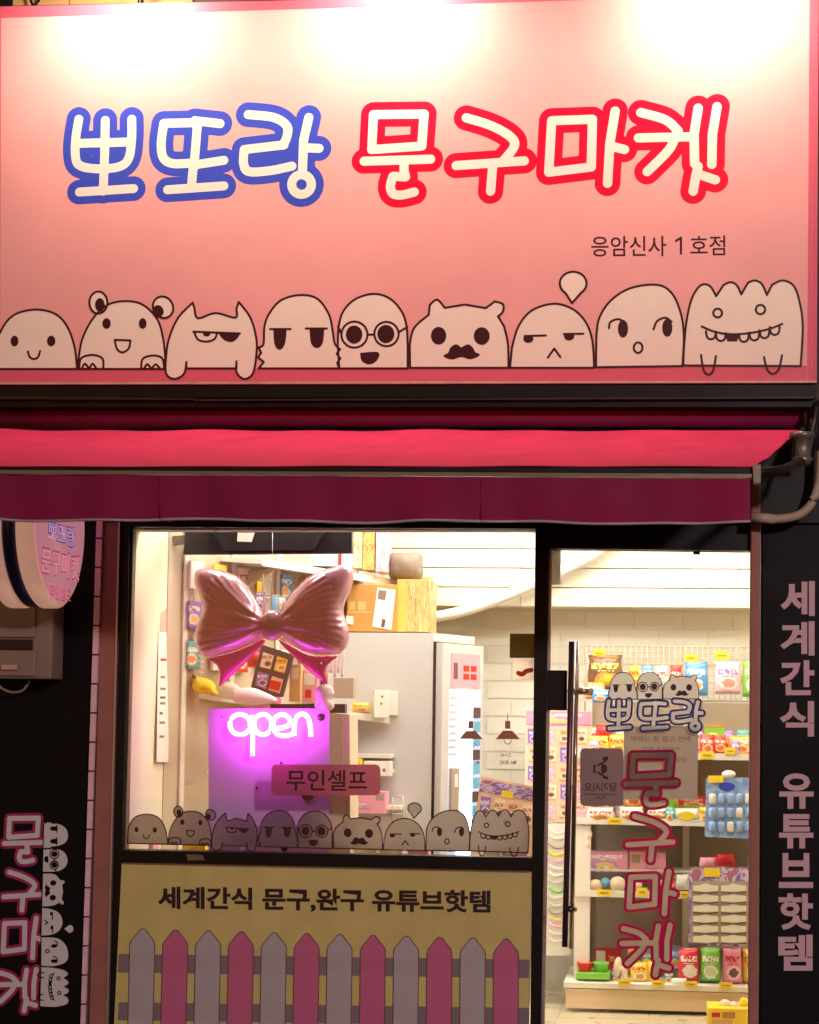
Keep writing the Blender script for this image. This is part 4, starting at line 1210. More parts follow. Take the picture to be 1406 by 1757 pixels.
# white pipe running up across the back wall
pp_ = [tuple(at(*q)) for q in ((700, 1066, 2.0), (735, 1061, 2.0), (790, 1050, 2.0), (850, 1030, 2.0), (915, 1003, 2.0), (965, 980, 2.0), (1000, 962, 2.0), (1030, 944, 2.0), (1075, 905, 2.0))]
dp = thing('wall_pipe', 'white insulated pipe sagging across the back wall above the fridge', 'pipe', pp_[0])
MB().tube(smooth(pp_, n=6), .03, 14).obj('pipe_run', M['carton_white'], dp, True)

# ---- fridge
fr = thing('drinks_fridge', 'white upright drinks fridge with a lit glass door facing the entrance', 'fridge', tuple(at(690, 1700, 1.4)))
A, B_ = at(741, 1300, 1.38), at(812, 1300, 1.80)
L_ = at(560, 1300, 1.42)
zt_ = at(700, 1086, 1.4).z
def vprism(name, pts2, z0, z1, m, parent):
    a = [(p[0], p[1], z0) for p in pts2]; b = [(p[0], p[1], z1) for p in pts2]
    return MB().prism(a, b).obj(name, m, parent)
u_ = (B_ - A); u_.z = 0; ul = u_.length; u_ = u_.normalized()
nf = Vector((u_.y, -u_.x, 0))            # faces the entrance
if nf.x < 0: nf = -nf
body = [(L_.x, L_.y), (A.x, A.y), (B_.x, B_.y), (L_.x + (B_.x - A.x), L_.y + (B_.y - A.y))]
vprism('cabinet', body, .06, zt_, M['fridge'], fr)
def onf(s, z, out): return Vector((A.x + u_.x * ul * s, A.y + u_.y * ul * s, z)) + nf * out
def fpl(name, s0, s1, z0, z1, o0, o1, m, parent=fr):
    a = [onf(s0, z0, o1), onf(s1, z0, o1), onf(s1, z1, o1), onf(s0, z1, o1)]
    b = [onf(s0, z0, o0), onf(s1, z0, o0), onf(s1, z1, o0), onf(s0, z1, o0)]
    return MB().prism(a, b).obj(name, m, parent)
def zf(py, s): 
    # height of photo row py on the fridge front at s
    p = onf(s, 0, 0)
    return CAM.z + (at(741 + 71 * s, py, p.y).z - CAM.z)
fpl('door_gasket', 0.0, 1.0, .2, zf(1104, .5), .002, .012, M['dark_metal'])
df = fpl('fridge_door', .02, 1.02, .2, zf(1106, .5), .013, .05, M['fridge'])
fpl('poster', .22, .92, zf(1180, .5), zf(1122, .5), .0505, .053, M['pinkc'])
for i, (q0, q1, mm) in enumerate(((.26, .40, M['picket_line']), (.50, .86, M['red']))):
    for j in range(2 if i else 3):
        for k in range(2 if i else 1):
            w_ = (q1 - q0) / (2 if i else 1)
            fpl('poster_print', q0 + k * w_ + .01, q0 + (k + 1) * w_ - .03, zf(1166 - j * (14 if i else 9), .5), zf(1156 - j * (14 if i else 9), .5), .0532, .0542, mm)
fpl('door_glass', .18, .95, .3, zf(1184, .5), .0505, .0525, mat('fridge_glass_lit', (190, 204, 226), .15, emis=(.62, .74, 1.0), estr=.55))
fpl('light_tube', .40, .72, .32, zf(1186, .5), .053, .062, mat('fridge_light_tube', (240, 246, 255), .3, emis=(.85, .93, 1.0), estr=5.0))
hdl = fpl('door_handle', .20, .38, zf(1460, .3), zf(1318, .3), .053, .07, M['grey_panel'])
fpl('handle_grip', .25, .33, zf(1350, .3), zf(1328, .3), .0705, .074, M['carton_white'], hdl)
for j in range(9):
    fpl('shelf_line', .20, .36, zf(1200 + j * 12, .3), zf(1196 + j * 12, .3), .053, .056, M['fridge'])
for j in range(9):
    fpl('drink_row', .76, .92, zf(1232 + j * 24, .8), zf(1214 + j * 24, .8), .053, .06, M['blue_toy'] if j % 3 else M['navyc'])

# ---- shelves on the left, with toys
s2 = thing('toy_shelf', 'long white toy shelf behind the bow sloping away towards the fridge', 'shelf', tuple(at(480, 1215, 1.0)))
slab('shelf_board', [(286, 1184, .62), (676, 1236, 1.42), (620, 1230, 1.75), (290, 1172, .8)], .014, M['white_metal'], s2)
slab('shelf_lip', [(286, 1179, .61), (676, 1231, 1.41), (676, 1231, 1.42), (286, 1179, .62)], .035, M['white_metal'], s2)
slab('back_panel', [(296, 1188, .70), (440, 1207, 1.0), (440, 1207, 1.02), (296, 1188, .72)], .45, M['beige_metal'], s2)
slab('lower_board', [(290, 1324, .62), (362, 1321, .8), (362, 1321, .95), (294, 1322, .8)], .02, M['white_metal'], s2)
flat('curved_panel', [P([(294, 1346)] + smooth([(296, 1345), (320, 1336), (345, 1330), (362, 1328)]) + [(362, 1334)] + smooth([(362, 1335), (335, 1342), (310, 1352), (296, 1362)]) + [(294, 1362)], .64)], .64, M['carton_white'], s2, .004)
s3 = thing('goods_shelf', 'white shelf stack between the kiosk and the fridge holding small packs', 'shelf', tuple(at(635, 1400, 1.3)))
x0, x1, z0, z1 = rect(601, 1300, 676, 1470, 1.30)
for py in (1308, 1334, 1396):
    xx0, xx1, _, zz = rect(570 if py > 1390 else 601, py - 10, 690 if py > 1390 else 673, py, 1.30)
    box('shelf_board', xx0, xx1, 1.28, 1.48, zz - .008, zz + .012, M['white_metal'], s3, .002)
box('back_panel', x0, x1 - .02, 1.49, 1.5, .1, at(640, 1238, 1.5).z, M['grey_panel'], s3)
box('shelf_upright', x0 - .02, x0, 1.28, 1.5, .02, at(640, 1236, 1.4).z, M['white_metal'], s3)

def pouch(name, label, px0, py0, px1, py1, Y, m, depth=.03, group=None, cat='snack bag', face=None, crimp=True, prints=()):
    cx = (px0 + px1) / 2
    ins_ = (px1 - px0) * .03
    ol = [(px0 + ins_, py0), (px1 - ins_, py0), (px1 - ins_ * 2.2, py0 + (py1 - py0) * .12), (px1, (py0 + py1) / 2), (px1 - ins_, py1), (px0 + ins_, py1), (px0, (py0 + py1) / 2), (px0 + ins_ * 2.2, py0 + (py1 - py0) * .12)]
    x0, x1, z0, z1 = rect(px0, py0, px1, py1, Y)
    t = thing(name, label, cat, ((x0 + x1) / 2, Y, z0), group)
    res = max(.004, (x1 - x0) / 22)
    inflate('bag_body', [P(ol, Y)], Y, depth, m, t, res, wob=.05)
    if crimp:
        hh = (py1 - py0) * .05
        slant('crimped_edge', [(px0 + ins_, py0 - hh), (px1 - ins_, py0 - hh), (px1 - ins_, py0 + hh * .3), (px0 + ins_, py0 + hh * .3)], Y - .003, .005, m, t)
    for sh_, pm in prints:
        flat('printed_patch', [P(sh_, Y - depth - .003)], Y - depth - .003, pm, t, .004)
    return t
def plush(name, label, prims_px, Y, m, depth=.05, dark=()):
    t = thing(name, label, 'soft toy', tuple(at(prims_px[0][0][0], max(q[1] for q in prims_px[0]), Y)))
    inflate('toy_body', [P(q, Y) for q in prims_px], Y, depth, m, t, .005)
    for q, mm in dark:
        inflate('toy_detail', [P(q, Y - depth * .8)], Y - depth * .8, .012, mm, t, .003)
    return t

plush('soft_toy', 'small yellow soft toy lying on the left end of the toy shelf', [ell(350, 1178, 20, 14, 12), ell(366, 1188, 9, 6, 20), ell(338, 1165, 6, 5, 40)], .66, M['plush_yellow'], .05, [(ell(333, 1161, 3.5, 4), M['navyc']), (ell(356, 1188, 3, 2.4), M['cardboard'])])
plush('soft_toy', 'pale pink two-lobed soft toy perched on top of the kiosk bar', [ell(557, 1189, 16, 15), ell(557, 1210, 17, 12)], .23, M['plush_pink'], .05)
inflate('white_bag', [P(smooth([(372, 1178), (395, 1170), (414, 1182), (420, 1196), (395, 1200), (372, 1194)], True), .74)], .74, .04, M['carton_white'], None, .006)
tag(bpy.data.objects['white_bag'], 'crumpled white bag next to the yellow soft toy', 'bag')
inflate('pink_pouch', [P(smooth([(403, 1186), (432, 1180), (470, 1196), (472, 1206), (425, 1210), (402, 1204)], True), .6)], .6, .05, M['plush_pink'], None, .006)
tag(bpy.data.objects['pink_pouch'], 'pale pink pouch on the toy shelf just above the neon sign', 'pouch')
carton('pink_packet', 'flat pink printed packet under the dark picture board', 'packet', 424, 1196, 482, 1214, .62, .05, M['pinkc'], [(.2, .3, .8, .6, M['red'])])
# dark board with four small pictures
bd = thing('picture_board', 'dark tilted board with four small coloured pictures behind the bow', 'picture board', tuple(at(465, 1195, .8)))
slant('board', [(449, 1106), (505, 1124), (484, 1200), (430, 1182)], .8, .02, M['navyc'], bd)
for q, mm in (([(452, 1119), (470, 1125), (464, 1149), (446, 1144)], PR['photo_b']), ([(476, 1126), (494, 1132), (488, 1156), (470, 1150)], PR['snack_yellow']), ([(443, 1152), (462, 1157), (456, 1182), (438, 1176)], PR['photo_a']), ([(467, 1160), (486, 1166), (480, 1190), (461, 1184)], M['peach_toy'])):
    fr_ = slant('picture', q, .796, .003, mm, bd)
slant('red_corner', [(463, 1166), (483, 1171), (479, 1186), (463, 1182)], .7935, .002, M['red'], bd)
inflate('red_pack', [P(rrect(424, 1118, 447, 1146, 6), .86)], .86, .04, M['red'], None, .005)
tag(bpy.data.objects['red_pack'], 'glossy red pack peeking out left of the dark picture board', 'pack')
carton('tall_packet', 'tall beige packet just right of the dark picture board', 'packet', 497, 1140, 516, 1204, .84, .05, M['cardboard2'], [(.2, .1, .8, .4, M['tan'])])
carton('white_packet', 'white and pink printed packet right of the tall beige packet', 'packet', 519, 1150, 545, 1206, .9, .05, M['pinkc'], [(.1, .1, .8, .45, M['carton_white']), (.2, .6, .6, .85, M['red'])])
carton('grey_carton', 'small grey carton on the shelf right of the bow tail', 'box', 572, 1163, 607, 1198, 1.1, .08, M['grey_panel'])
tz = thing('pink_tassels', 'bundle of thin pink straps hanging behind the right bow loop', 'straps', tuple(at(578, 1165, .9)))
for i in range(5):
    MB().tube(smooth([tuple(at(562 + i * 6, 1085, .9)), tuple(at(564 + i * 6.4, 1120, .9)), tuple(at(561 + i * 6.6, 1162 - (i % 2) * 8, .9))], n=4), .006, 6).obj('strap', M['plush_pink'], tz, True)
for i, (px, py, w, mm, lab) in enumerate(((446, 1018, 12, PR['photo_a'], 'small blue violet packet hanging behind the bow left of the rack post'), (470, 1022, 10, M['blue_toy'], 'small bright blue packet hanging behind the bow right of the rack post'), (483, 1026, 9, PR['candy'], 'small multicoloured packet hanging behind the knot of the bow'))):
    pouch('hanging_packet', lab, px - w / 2 - 2, py, px + w / 2 + 4, py + 34, .8, mm, .015, 'packets hanging behind the bow', 'packet')
carton('white_price_card', 'small pale yellow card hanging behind the left bow loop', 'card', 441, 998, 449, 1017, .7, .004, M['yellow'])
carton('boxed_toy', 'upright white toy box at the end of the toy shelf by the fridge', 'box', 638, 1184, 664, 1232, 1.3, .07, M['carton_white'], [(.45, .2, .6, .28, M['paper_ink']), (.4, .45, .55, .53, M['paper_ink'])], rotz=.35)
carton('boxed_toy', 'shorter white box partly behind the upright toy box', 'box', 660, 1186, 683, 1228, 1.38, .05, M['carton_white'])
pouch('snack_bag', 'small yellow candy bag lying on the toy shelf near the fridge', 604, 1206, 636, 1224, 1.32, PR['snack_yellow'], .03, crimp=False)
carton('yellow_box', 'small yellow box on the goods shelf beside the kiosk', 'box', 600, 1302, 621, 1316, 1.26, .05, M['yellow'])
carton('white_box', 'long white box on the goods shelf beside the small yellow box', 'box', 624, 1306, 671, 1332, 1.27, .06, M['carton_white'], [(.7, .5, .8, .7, M['paper_ink'])])
carton('pink_tray_box', 'translucent pink box on the goods shelf below the window sticker', 'box', 578, 1358, 662, 1396, 1.24, .12, M['pinkc'], [(.0, .45, .16, .8, M['blue_toy']), (.2, .5, .7, .8, PR['magenta_box']), (.8, .1, .97, .4, M['grey_panel'])])
wh = thing('wire_holder', 'empty wire holder standing right of the translucent pink box', 'holder', tuple(at(682, 1412, 1.24)))
g = MB()
for q in (((674, 1366), (692, 1366)), ((674, 1366), (674, 1412)), ((692, 1366), (692, 1412)), ((674, 1397), (692, 1397))):
    g.tube([at(*q[0], 1.24), at(*q[1], 1.24)], .003, 6)
g.obj('holder_frame', M['wire'], wh, True)

# ---- kiosk and neon
KY = .2
kk = thing('kiosk', 'lilac lit self checkout kiosk board standing behind the glass under the bow', 'kiosk', tuple(at(462, 1475, KY)))
flat('back_board', [P(rrect(358, 1216, 565, 1560, 7), KY)], KY, M['kiosk'], kk, .004)
slant('board_thickness', [(359, 1219), (564, 1218), (562, 1558), (359, 1558)], KY + .0015, .03, M['kiosk'], kk)
slant('screen_bar', [(464, 1208), (592, 1208), (592, 1224), (464, 1221)], KY + .08, .06, M['black_plastic'], kk)
slant('kiosk_case', [(560, 1223), (600, 1226), (602, 1560), (560, 1560)], KY + .05, .22, M['cream_plastic'], kk)
slant('case_seam', [(588, 1226), (590, 1226), (591, 1560), (589, 1560)], KY + .048, .004, M['tan'], kk)
for cx, cy, r in ((551, 1231, 6.5), (528, 1364, 10.5), (441, 1352, 2), (483, 1309, 2), (381, 1230, 1.5)):
    MB().lathe(at(cx, cy, KY), [(.002, -.004), (r / ppm(KY), -.004), (r / ppm(KY), .0), (.002, .0)], 18, 'Y').obj('fixing_hole', M['black_plastic'], kk, True)
flat('cable_hole', [P([(479, 1452), (497, 1452), (488, 1466)], KY - .002)], KY - .002, M['black_plastic'], kk, .002)

NY = .135
NE = mat('neon_tube_lit', (255, 200, 255), .3, emis=(.92, .05, 1.0), estr=NEON_E)
nn = thing('neon_sign', 'glowing pink neon sign of the word open in front of the kiosk', 'neon sign', tuple(at(460, 1296, NY)))
z4 = lambda x, y: (200 + x / 5.02, 1180 + y / 5.02)
z5 = lambda x, y: (440 + x / 5.02, 1180 + y / 5.02)
paths = [[z4(1065 + 88 * math.cos(R(a)), 318 + 88 * math.sin(R(a))) for a in range(0, 361, 15)],
         smooth([z4(1172, 235), z4(1174, 400), z4(1172, 590)]),
         [z4(1262 + 76 * math.cos(R(a)), 318 + 88 * math.sin(R(a))) for a in range(0, 361, 15)],
         smooth([z5(160, 350), z5(230, 345), z5(292, 310), z5(270, 250), z5(215, 232), z5(160, 265), z5(145, 335), z5(180, 400), z5(250, 415), z5(318, 400)]),
         smooth([z5(328, 415), z5(328, 320), z5(350, 250), z5(400, 225), z5(448, 265), z5(466, 350), z5(470, 425)])]
for q in paths:
    MB().tube([at(a, b, NY) for a, b in q], 4.3 / ppm(NY), 10).obj('neon_letter', NE, nn, True)
# ---- the bow balloon
by = .19
a1 = lambda x, y: (200 + x / 5.02, 890 + y / 5.02)
a2 = lambda x, y: (440 + x / 5.02, 890 + y / 5.02)
bo = thing('bow_balloon', 'large pink foil balloon shaped as a bow hanging behind the window glass', 'balloon', tuple(at(467, 1100, by)))
l1 = smooth([a1(1262, 830), a1(1170, 650), a1(1065, 520), a1(950, 460), a1(810, 428), a1(705, 442), a1(678, 505), a1(692, 600), a1(738, 700), a1(757, 770), a1(738, 840), a1(702, 920), a1(688, 1020), a1(697, 1120), a1(740, 1180), a1(810, 1193), a1(950, 1160), a1(1100, 1105), a1(1255, 1020)], True)
l2 = smooth([a2(215, 800), a2(300, 662), a2(420, 532), a2(560, 452), a2(740, 402), a2(828, 425), a2(836, 500), a2(802, 640), a2(762, 720), a2(750, 800), a2(772, 880), a2(796, 960), a2(792, 1060), a2(760, 1125), a2(690, 1168), a2(500, 1165), a2(380, 1128), a2(235, 1020)], True)
kc = at(467, 1073, by)
def folds(x, z):
    dx, dz = x - kc.x, z - kc.z
    r = math.hypot(dx, dz); a = math.atan2(dz, dx)
    return .13 * math.cos(a * 17 + 1.2) * math.exp(-r / .13) + .01 * math.sin(a * 41) * math.exp(-r / .3) + .05 * math.sin(a * 67 + r * 30) * math.exp(-(.33 - r) / .07) * (1 if r < .33 else 0)
t1 = smooth([a1(1262, 1030), a1(1120, 1105), a1(950, 1165), a1(785, 1200)]) + smooth([a1(800, 1225), a1(860, 1260), a1(885, 1310), a1(888, 1380), a1(880, 1446)]) + smooth([a1(905, 1435), a1(1010, 1340), a1(1180, 1180), a1(1290, 1050)])
t2 = smooth([a2(200, 1035), a2(320, 1105), a2(480, 1172), a2(705, 1180)]) + smooth([a2(690, 1200), a2(625, 1250), a2(600, 1300), a2(604, 1370), a2(607, 1436)]) + smooth([a2(590, 1425), a2(430, 1290), a2(260, 1130), a2(190, 1050)])
inflate('bow_tail', [P(t1, by + .045)], by + .045, .035, M['foil_dark'], bo, .005, fn=folds)
inflate('bow_tail', [P(t2, by + .045)], by + .045, .035, M['foil_dark'], bo, .005, fn=folds)
inflate('bow_loop', [P(l1, by)], by, .10, M['foil'], bo, .0055, back=.6, fn=folds)
inflate('bow_loop', [P(l2, by)], by, .10, M['foil'], bo, .0055, back=.6, fn=folds)
inflate('bow_knot', [P(ell(467.5, 1073, 20.5, 27), by - .03)], by - .03, .055, M['foil'], bo, .005)
MB().tube([at(467, 1046, by), at(468, 905, by + .05)], .0012, 5).obj('hanging_thread', M['alu_strip'], bo, True)

# ---- goods along the sill
for i, (px0, px1, mm, lab) in enumerate(((230, 262, M['pinkc'], 'pale pink box on the window sill under the first doodle head'), (312, 352, M['yellow'], 'yellow box on the window sill under the second doodle head'), (612, 646, M['tan'], 'tan box on the window sill under the moustached doodle head'), (652, 690, M['peach_toy'], 'peach box on the window sill under the frowning doodle head'), (700, 735, M['pinkc'], 'pink box on the window sill left of the lit fridge'), (832, 858, M['carton_white'], 'white box on the window sill under the toothy doodle head'), (862, 905, PR['magenta_box'], 'purple printed box on the window sill beside the mullion'))):
    carton('sill_box', lab, 'box', px0, 1440 + i * 2, px1, 1500, .34, .1, mm, group='boxes along the window sill')
# tilted card poster
cp = thing('card_poster', 'tilted orange and purple poster with little picture cards right of the fridge', 'poster', tuple(at(868, 1470, 1.0)))
slant('poster_board', [(826, 1332), (940, 1354), (926, 1520), (802, 1500)], 1.0, .015, M['peach_toy'], cp)
slant('poster_header', [(827, 1337), (938, 1358), (936, 1378), (822, 1358)], .9975, .002, PR['poster_purple'], cp)
slant('header_badge', [(862, 1356), (882, 1359), (880, 1370), (860, 1367)], .9955, .0015, M['yellow'], cp)
for i, (mm) in enumerate(('photo_a', 'photo_b', 'photo_c', 'photo_b')):
    for j in range(2):
        x_ = 826 + i * 24 - j * 6; y_ = 1366 + i * 4.4 + j * 46
        slant('picture_card', [(x_, y_), (x_ + 17, y_ + 3), (x_ + 13, y_ + 40), (x_ - 4, y_ + 37)], .9965, .003, PR[mm if j == 0 else 'photo_c'], cp)

# ================================================================== behind the door
hb = thing('card_rack', 'tall orange rack of picture cards behind the door handle', 'rack', tuple(at(960, 1500, 1.75)))
slant('rack_board', [(903, 1218), (1016, 1221), (1014, 1412), (900, 1410)], 1.8, .015, M['peach_toy'], hb)
slant('rack_header', [(904, 1220), (1015, 1222), (1015, 1246), (904, 1244)], 1.7985, .002, PR['magenta_box'], hb)
for i in range(4):
    for j in range(5):
        x_ = 906 + i * 27 + (j % 2) * 2; y_ = 1250 + j * 32
        slant('picture_card', [(x_, y_), (x_ + 20, y_ + 1), (x_ + 19, y_ + 27), (x_, y_ + 26)], 1.795, .004, PR[('photo_a', 'photo_b', 'photo_c', 'pink_text')[(i * 3 + j * 2) % 4]], hb)
hw_ = thing('bracelet_rack', 'pale rack of hanging bracelets under the orange card rack', 'rack', tuple(at(960, 1690, 1.75)))
slant('rack_panel', [(915, 1413), (985, 1413), (980, 1640), (912, 1640)], 1.8, .02, M['white_metal'], hw_)
for j in range(16):
    y_ = 1422 + j * 12.5
    k_ = random.random
    MB().tube(smooth([tuple(at(941 + 4 * k_(), y_, 1.775)), tuple(at(951, y_ + 4 + 4 * k_(), 1.765)), tuple(at(962, y_ + 5 + 4 * k_(), 1.765)), tuple(at(974 + 4 * k_(), y_ + 3 * k_(), 1.775))], n=4), .0045 + .004 * k_(), 6).obj('bracelet', M[('tan', 'wire', 'grey_panel', 'yellow', 'pinkc', 'carton_white', 'tan', 'wire', 'green')[j % 9]], hw_, True)

GY = 1.66
gd = thing('gondola_shelf', 'white four tier shop shelf of snacks and toys behind the glass door', 'shelf', tuple(at(1130, 1740, GY)))
gxl = at(988, 1500, GY).x; gxr = XR - .05
def gz(py, Y=GY): return at(1140, py, Y).z
UPY = DB - .11
box('back_panel', gxl + .01, gxr, UPY, UPY + .02, .1, gz(1205, UPY), M['grey_panel'], gd)
for x_ in (gxl + .02, gxl + .55, gxl + 1.02):
    box('upright', x_, x_ + .035, UPY - .03, UPY - .001, .02, gz(1125, UPY), M['white_metal'], gd, .002)
for py, dep in ((1299, .42), (1413, .42), (1538, .42)):
    z_ = gz(py)
    box('shelf_board', gxl, gxr, GY + .006, UPY - .002, z_ - .012, z_ + .01, M['white_metal'], gd, .002)
    box('shelf_lip', gxl, gxr, GY, GY + .005, z_ - .012, z_ + .022, M['white_metal'], gd, .001)
box('base_deck', gxl - .05, gxr, GY - .1, UPY, gz(1700, GY - .1), gz(1690, GY - .1), M['white_metal'], gd, .003)
box('kick_plate', gxl - .04, gxr, GY - .08, GY - .06, .035, gz(1702, GY - .1), M['cream_plastic'], gd, .002)
box('inner_riser', gxl + .06, gxl + .62, GY + .1, GY + .3, gz(1500, GY), gz(1496, GY), M['white_metal'], gd, .001)
box('end_post', gxl - .005, gxl + .075, GY + .02, GY + .05, .1, gz(1420), M['white_metal'], gd, .002)
g = MB()
for i in range(34):
    x_ = gxl + .02 + i * .03
    g.tube([(x_, UPY - .035, gz(1108, UPY)), (x_, UPY - .035, gz(1200, UPY))], .0018, 5)
for j in range(10):
    z_ = gz(1110 + j * 10, UPY)
    g.tube([(gxl + .02, UPY - .038, z_), (gxl + 1.05, UPY - .038, z_)], .0018, 5)
stuff(g.obj('wire_grid', M['wire'], gd, True))
for (px, py, w, h, Y) in ((1028.5, 1121, 21, 13, 2.0), (1186, 1129.5, 22, 12, 1.98), (1239.5, 1125, 24, 13, 1.98), (1214, 1296, 23, 13, GY - .004), (1253, 1289, 18, 12, GY - .004), (1055, 1409, 23, 11, GY - .004), (1037, 1532, 24, 11, GY - .004), (1102.5, 1531, 18, 15, GY - .004), (1175, 1535, 14, 11, GY - .004),
                        (1072, 1686, 22, 11, GY - .105), (1130, 1688, 22, 11, GY - .105), (1186, 1689, 22, 11, GY - .105), (1246, 1691, 23, 11, GY - .105)):
    x0, x1, z0, z1 = rect(px - w / 2, py - h / 2, px + w / 2, py + h / 2, Y)
    tg = box('price_tag', x0, x1, Y - .003, Y, z0, z1, M['yellow'], gd, .0008)
    box('tag_print', x0 + (x1 - x0) * .2, x1 - (x1 - x0) * .2, Y - .0042, Y - .0032, z0 + (z1 - z0) * .38, z0 + (z1 - z0) * .6, M['yellow_print'], tg)

# hanging bags along the top
def hang(px, py, Y):
    MB().tube([at(px, py - 6, UPY - .04), at(px, py, Y + .01)], .003, 6).obj('peg_hook', M['wire'], gd, True)
for q in ((1040, 1132), (1170, 1140), (1205, 1140), (1248, 1138), (1282, 1138)):
    hang(q[0], q[1], 1.93)
pouch('snack_bag', 'big brown and yellow snack bag hanging top left behind the door', 1008, 1127, 1070, 1186, 1.9, PR['snack_brown'], .07)
pouch('snack_bag', 'orange and white snack bag below the big brown bag', 1006, 1172, 1040, 1200, 1.84, PR['snack_orange'], .04)
pouch('snack_bag', 'blue snack bag peeking out below the orange one beside the handle', 1016, 1184, 1048, 1206, 1.8, PR['snack_blue'], .03)
pouch('snack_bag', 'blue and white snack bag hanging behind the moustached doodle head', 1174, 1139, 1216, 1194, 1.92, PR['snack_blue'], .04)
pouch('snack_bag', 'pale pink candy bag hanging near the right edge of the door', 1226, 1137, 1273, 1191, 1.92, PR['snack_pink'], .04)
pouch('snack_bag', 'bright green candy bag cut off by the right edge of the door', 1274, 1137, 1310, 1196, 1.93, PR['snack_green'], .03)
# tier one
def tier(py, Y=GY): return py
pouch('snack_bag', 'small red packet on the top tier left of the paper note', 1022, 1246, 1052, 1276, 1.74, M['red'], .03)
pouch('snack_bag', 'yellow orange packets lying in front on the top tier near the handle', 1010, 1264, 1046, 1297, 1.70, PR['snack_yellow'], .03)
pouch('snack_bag', 'yellow packet standing beside the paper note on the top tier', 1044, 1262, 1076, 1296, 1.72, PR['snack_yellow'], .03)
pouch('snack_bag', 'red and white snack bag right of the paper note on the top tier', 1200, 1262, 1226, 1296, 1.72, PR['snack_red'], .04)
pouch('snack_bag', 'second red and white snack bag on the top tier behind the yellow tag', 1222, 1263, 1248, 1294, 1.74, PR['snack_red'], .04)
pouch('snack_bag', 'pale orange snack bag at the right end of the top tier', 1247, 1264, 1300, 1296, 1.76, PR['snack_orange'], .03)
carton('green_box', 'olive green box standing behind the red bags on the top tier', 'box', 1210, 1243, 1244, 1266, 1.84, .08, M['green'], [(0, 0, 1, .2, M['cardboard'])])
# tier two
pouch('snack_bag', 'orange bag standing behind on the second tier left of the letters', 1070, 1352, 1110, 1386, 1.82, PR['snack_orange'], .04)
pouch('snack_bag', 'golden bag standing behind the crimson lettering on the second tier', 1112, 1352, 1166, 1390, 1.82, PR['snack_yellow'], .04)
pouch('snack_bag', 'clear bread bag at the left end of the second tier', 1006, 1386, 1056, 1411, 1.7, PR['bread'], .05)
pouch('snack_bag', 'clear bread bag in the middle of the second tier', 1062, 1385, 1106, 1411, 1.7, PR['bread'], .05)
pouch('snack_bag', 'white and orange bun bag behind the lettering on the second tier', 1110, 1386, 1150, 1411, 1.72, PR['bread'], .05)
pouch('snack_bag', 'white bag with a yellow front at the right of the second tier', 1156, 1388, 1202, 1412, 1.7, M['carton_white'], .04, prints=[(ell(1178, 1400, 15, 8), M['yellow'])])
carton('green_pack', 'narrow green pack beside the yellow fronted bag', 'pack', 1147, 1368, 1159, 1396, 1.76, .04, M['green'])
carton('red_tray', 'red and white tray of candy at the right of the second tier', 'tray', 1162, 1366, 1212, 1388, 1.82, .1, PR['snack_red'], [(0, .75, 1, 1, M['green'])])
carton('pink_box', 'pink box at the left end of the second tier below the pull sticker', 'box', 990, 1392, 1006, 1411, 1.74, .06, M['pinkc'])
# tier three
carton('display_box', 'wide pink and purple display box on the third tier', 'box', 1006, 1461, 1078, 1497, 1.77, .1, PR['magenta_box'], [(.25, .75, .35, .97, M['carton_white']), (.42, .72, .55, .97, M['carton_white']), (.62, .74, .74, .97, M['yellow'])])
carton('display_box', 'pink doll box with a grey window beside the wide display box', 'box', 1080, 1463, 1143, 1500, 1.79, .1, M['pinkc'], [(.08, .1, .3, .5, M['grey_panel']), (.4, .2, .8, .8, PR['magenta_box'])])
for cx, cy, rx, ry, mm, lab in ((1022, 1519, 13, 10, 'peach_toy', 'pink egg shaped toy at the left of the third tier'), (1039, 1514, 8, 8, 'blue_toy', 'small blue ball on the third tier'), (1060, 1517, 14, 13, 'tan', 'large cream egg shaped toy on the third tier'), (1092, 1519, 11, 9, 'peach_toy', 'peach egg shaped toy behind the crimson lettering')):
    o = inflate('toy_egg', [P(ell(cx, cy, rx, ry), 1.72)], 1.72, .035, M[mm], None, .005)
    tag(o, lab, 'toy', 'toy eggs and balls on the third tier')
pouch('snack_bag', 'small white crumpled bag right of the lettering on the third tier', 1160, 1502, 1184, 1527, 1.74, M['carton_white'], .03, cat='bag')
plush('soft_toy', 'cream figure hanging at the left end of the shelf below the second tier', [ell(1010, 1432, 7, 9), ell(1009, 1448, 6, 9)], 1.7, M['tan'], .03)
pouch('snack_bag', 'red pouch lying on top of the purple hanging card', 1228, 1466, 1262, 1488, 1.7, M['red'], .03)
pouch('snack_bag', 'pink pouch lying left of the red pouch', 1200, 1472, 1232, 1490, 1.72, M['pinkc'], .03)
# hanging blister cards
hb2 = thing('blister_card', 'large light blue blister card of small toys hanging at the right of the door', 'card', tuple(at(1250, 1437, 1.56)))
slant('card_sheet', [(1212, 1336), (1300, 1334), (1298, 1440), (1210, 1436)], 1.56, .006, PR['blue_cards'], hb2)
for j in range(3):
    for i in range(5):
        x_, y_ = 1217 + i * 15.5, 1362 + j * 24
        inflate('blister_bubble', [P(rrect(x_, y_, x_ + 12, y_ + 18, 4), 1.556)], 1.556, .012, M['blister'] if (i + j) % 4 else M['white_metal'], hb2, .004)
flat('card_badge', [P(ell(1248, 1350, 14, 7), 1.557)], 1.557, M['sign_blue'], hb2, .003)
slant('price_tag', [(1216, 1331), (1242, 1331), (1242, 1343), (1216, 1343)], 1.55, .003, M['yellow'], hb2)
inflate('card_top', [P(ell(1251, 1329, 12, 7), 1.57)], 1.57, .02, M['carton_white'], hb2, .004)
hc = thing('hair_clip_card', 'purple edged card of white hair clips hanging low at the right of the door', 'card', tuple(at(1230, 1625, 1.54)))
